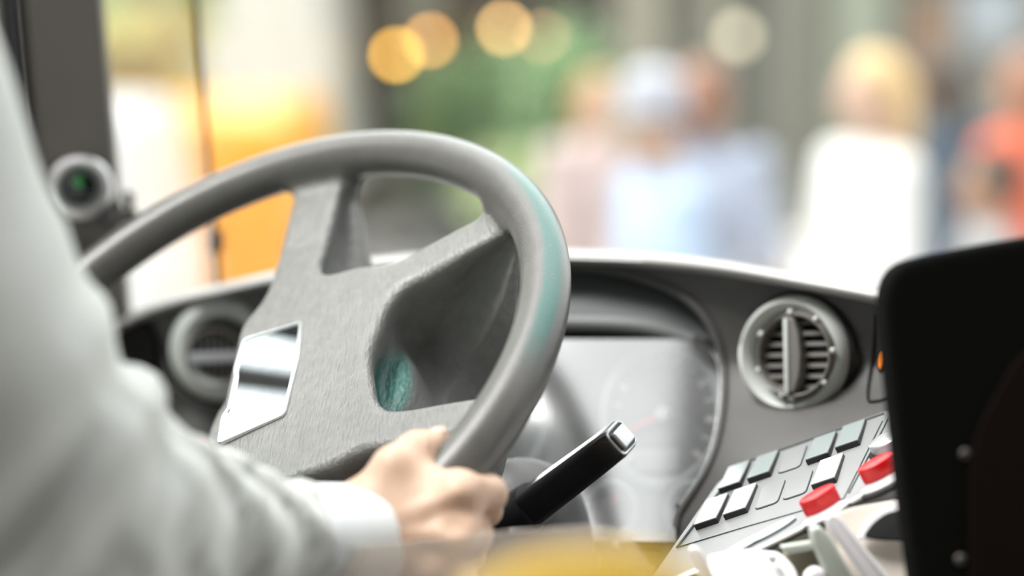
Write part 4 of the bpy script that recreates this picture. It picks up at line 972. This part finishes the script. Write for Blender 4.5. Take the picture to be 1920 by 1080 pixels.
# orange van, broadside, its tail towards the pale bus
vehicle('orange_van', 'orange van beyond the left side of the windscreen', 'van', 125, 8.1, -HR_, 4.0, 1.7,
        [(2.05, .28), (2.1, .80), (1.55, .98), (.95, 1.40), (-1.05, 1.42), (-1.10, .28)], [[(1.35, 1.0), (.9, 1.36), (.35, 1.36), (.35, 1.0)]], (1.4, -.55), .32, M_OR)
vehicle('white_van', 'white van seen through the glass right of the grey pillar', 'van', -178, 6.0, HR_, 3.4, 1.7,
        [(.82, .28), (.84, .9), (.74, 1.52), (-2.6, 1.58), (-2.65, .28)], [[(.2, 1.25), (.2, 1.45), (-.6, 1.45), (-.6, 1.25)]], (.3, -1.9), .31, M_VW, mat('pinkish grey cladding', (.55, .50, .50), .6))
vehicle('pale_bus', 'tall pale cream bus behind the orange van', 'bus', -297, 12.6, HR_, 9.0, 2.4,
        [(3.42, .35), (3.36, 1.1), (3.18, 2.95), (-6, 3.0), (-6, .35)], [[(x, 1.95), (x, 2.7), (x-1.0, 2.7), (x-1.0, 1.95)] for x in (2.7, 1.5, .3, -.9, -2.1)], (2.0, -3.5), .48, M_BUSP)
# ---- plants
M_LEAF = mat('leaf green', (.34, .50, .28), .6, var=.4, vscale=4); M_LEAF2 = mat('yellow-green leaves', (.80, .76, .42), .6, var=.3, vscale=4); M_LEAF3 = mat('pale green leaves', (.46, .56, .30), .6, var=.3, vscale=4)
M_BARK = mat('bark', (.20, .15, .11), .9, bump=(30, .5)); M_PLANT = mat('dark planter', (.07, .08, .07), .7)
def leaves(blobs, n, size, seed):
    r = np.random.default_rng(seed); V = []; F = []
    for c, R in blobs:
        m = int(n*R[0]*R[1]*R[2]/sum(b[1][0]*b[1][1]*b[1][2] for b in blobs))
        for _ in range(m):
            dv = nrm(r.normal(size=3)); p = np.asarray(c)+dv*np.asarray(R)*(r.random()**.4); a = nrm(r.normal(size=3)); b = nrm(np.cross(a, r.normal(size=3))); s_ = size*r.uniform(.6, 1.3)
            k = len(V); V += [p-a*s_, p+b*s_*.45, p+a*s_, p-b*s_*.45]; F.append((k, k+1, k+2, k+3))
    return mesh('leaves', V, F, False)
def shrub(label, px, d, z0, h, wdt, m, seed, planter=True):
    b = gp(px, d)+np.array([0, 0, PV]); th = thing('potted_shrub' if planter else 'shrub', label, 'shrub', b, 'shrubs along the shop front')
    pts = [((b[0]+random.uniform(-.3, .3)*wdt, b[1]+random.uniform(-.3, .3)*wdt, PV+z0+h*random.uniform(.35, .75)), (wdt*.38, wdt*.38, h*.40)) for _ in range(5)]
    obj('foliage', leaves(pts, 1500, .055, seed), m, th)
    bm = bmesh.new()
    for q in pts: add_tube(bm, [b+np.array([0, 0, z0*.9]), np.array(q[0])], .012, 6)
    obj('stem', from_bm(bm), M_BARK, th)
    if planter: 
        po = obj('planter', lathe(Matrix.Translation(Vector(b)), [(0, 0), (.17*wdt/.8, 0), (.24*wdt/.8, z0), (.26*wdt/.8, z0), (.26*wdt/.8, z0+.05), (.22*wdt/.8, z0+.05), (.22*wdt/.8, z0), (0, z0-.02)], 24), M_PLANT, th)
shrub('dark green shrub left of the long planter box', 880, 13.5, .30, 1.15, .66, M_LEAF, 1)
shrub('bright green shrub growing tallest beside the shop front', 1015, 12.3, .30, 1.20, .72, M_LEAF, 2)
shrub('pale yellow-green shrub low in front of the bright green one', 1005, 10.7, .25, .62, .8, M_LEAF3, 3)
shrub('small green shrub behind the light brown haired pedestrian', 1105, 13.1, .3, .9, .58, M_LEAF, 5)
shrub('low olive shrub right of the blond walker', 1790, 9.5, .2, .55, .8, M_LEAF2, 6)
pb = gp(970, 11.5)+np.array([0, 0, PV]); pbx = thing('planter_box', 'long dark planter box among the shrubs', 'planter', pb)
obj('trough', box(frame(pb+np.array([0, 0, .45]), HR_, z=[0, 0, 1]), 1.1, .35, .16, .02), M_PLANT, pbx)
for q in (-.45, .45): obj('leg', box(frame(pb+HR_*q+np.array([0, 0, .19]), HR_, z=[0, 0, 1]), .05, .30, .38, .005), M_PLANT, pbx)
def tree(label, px, d, h, R, m, seed):
    b = gp(px, d)+np.array([0, 0, PV if d < 19 else 0]); th = thing('tree', label, 'tree', b)
    obj('trunk', tube(cat_rom([b, b+np.array([.05, 0, h*.3]), b+np.array([0, .05, h*.6]), b+np.array([.1, 0, h*.9])], 5), list(np.linspace(.13, .05, 16)), 10), M_BARK, th)
    r = np.random.default_rng(seed); pts = [(b+np.array([r.normal()*R*.5, r.normal()*R*.5, h*.62+r.normal()*R*.45]), (R*.5, R*.5, R*.45)) for _ in range(9)]
    obj('foliage', leaves(pts, 2600, .11, seed), m, th)
tree('pale green street tree behind the white van', 298, 10.35, 2.75, .34, M_LEAF3, 11)
tree('yellow-green young tree in front of the pale green street tree', 264, 9.6, 2.40, .22, M_LEAF2, 12)
# ---- the shop front across the sidewalk
M_WALL = mat('warm grey stone', (.34, .325, .275), .8, var=.12, vscale=2); M_PIL = mat('beige pilaster', (.43, .41, .34), .8, var=.08, vscale=3); M_PIL2 = mat('grey-green pilaster', (.28, .28, .24), .8); M_PIL3 = mat('pale green panel', (.36, .39, .32), .7)
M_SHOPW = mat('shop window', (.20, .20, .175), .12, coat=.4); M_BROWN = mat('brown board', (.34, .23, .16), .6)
M_SHOPD = mat('dark shop window', (.09, .085, .075), .12, coat=.3)  # darker window colour for the bays towards the left
DF = 14.2; fb = gp(1350, DF)+np.array([0, 0, PV]); shop = thing('shop_building', 'long stone shop front with pilasters across the sidewalk', 'building', fb)
def fbox(name, px0, px1, z0, z1, dd, th_, m, parent=shop):
    a, b = gp(px0, DF), gp(px1, DF); c = (a+b)/2+np.array([FW[0], FW[1], 0])/math.cos(PITCH)*(-dd); c[2] = (z0+z1)/2+PV
    return obj(name, box(frame(c, HR_, z=[0, 0, 1]), np.linalg.norm(b-a), th_, z1-z0, .01), m, parent)
fbox('wall', 560, 2400, 0, 5.5, -.20, .4, M_WALL)
for p0, p1, m in ((1148, 1240, M_PIL), (1312, 1352, M_PIL), (1436, 1502, M_PIL2), (1540, 1650, M_PIL3), (760, 830, M_PIL2), (1930, 2000, M_PIL)):
    pl_ = fbox('pilaster', p0, p1, 0, 5.0, .08, .16, m); fbox('pilaster_base', p0-8, p1+8, 0, .28, .10, .22, m, pl_)
for p0, p1 in ((660, 755), (835, 1000), (1010, 1140), (1250, 1305), (1360, 1425), (1660, 1900)):
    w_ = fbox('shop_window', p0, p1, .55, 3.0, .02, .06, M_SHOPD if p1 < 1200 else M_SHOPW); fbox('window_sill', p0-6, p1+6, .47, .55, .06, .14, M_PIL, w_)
fbox('plinth', 560, 2400, 0, .4, .04, .10, M_WALL)
sg = thing('notice_board', 'brown notice board hanging on the shop front', 'board', fb)
fbox('board', 1685, 1755, 1.05, 1.75, .14, .05, M_BROWN, sg); fbox('board_frame', 1680, 1760, 1.72, 1.78, .15, .07, M_PIL2, sg)
sg2 = thing('hanging_panel', 'pale blue-grey panel on the shop front at the upper right', 'panel', fb)
fbox('panel', 1770, 1890, 1.35, 1.80, .16, .05, mat('blue-grey panel', (.40, .44, .48), .6), sg2); fbox('panel_rail', 1765, 1895, 1.30, 1.36, .17, .08, M_PIL2, sg2)
# ---- warm lamps: small glowing globes on short stems
def lamp(label, px, py, d, r, col, st, z_foot):
    p = U(px, py, d); b = np.array([p[0], p[1], z_foot]); th = thing('globe_lamp', label, 'lamp', b, 'glowing lamps before the shop front')
    bm = bmesh.new(); bmesh.ops.create_uvsphere(bm, u_segments=20, v_segments=12, radius=r, matrix=Matrix.Translation(p)); obj('globe', from_bm(bm), mat('glowing globe', (.8, .6, .3), .4, emit=col, estr=st), th, label='glowing globe')
    obj('stem', tube([b, p-np.array([0, 0, r*.9])], .012, 8), M_PLANT, th)
    obj('base', lathe(Matrix.Translation(Vector(b)), [(0, 0), (.09, 0), (.09, .02), (.03, .05), (.015, .12)], 20), M_PLANT, th)
lamp('lowest and brightest of the two left amber lamps', 743, 103, 12.6, .033, (1.0, .50, .06), 15, PV)
lamp('amber lamp just above and right of the brightest one', 806, 76, 12.9, .033, (1.0, .45, .10), 11, PV)
lamp('peach lamp standing left of the fainter brown one', 945, 53, 13.0, .033, (1.0, .55, .20), 12, PV)
lamp('faint brownish lamp, last of the row on the right', 1021, 70, 13.2, .033, (1.0, .45, .22), 8, PV)
lamp('cream globe lamp between two pilasters of the shop front', 1384, 68, 13.2, .06, (1.0, .95, .75), 1.6, PV)
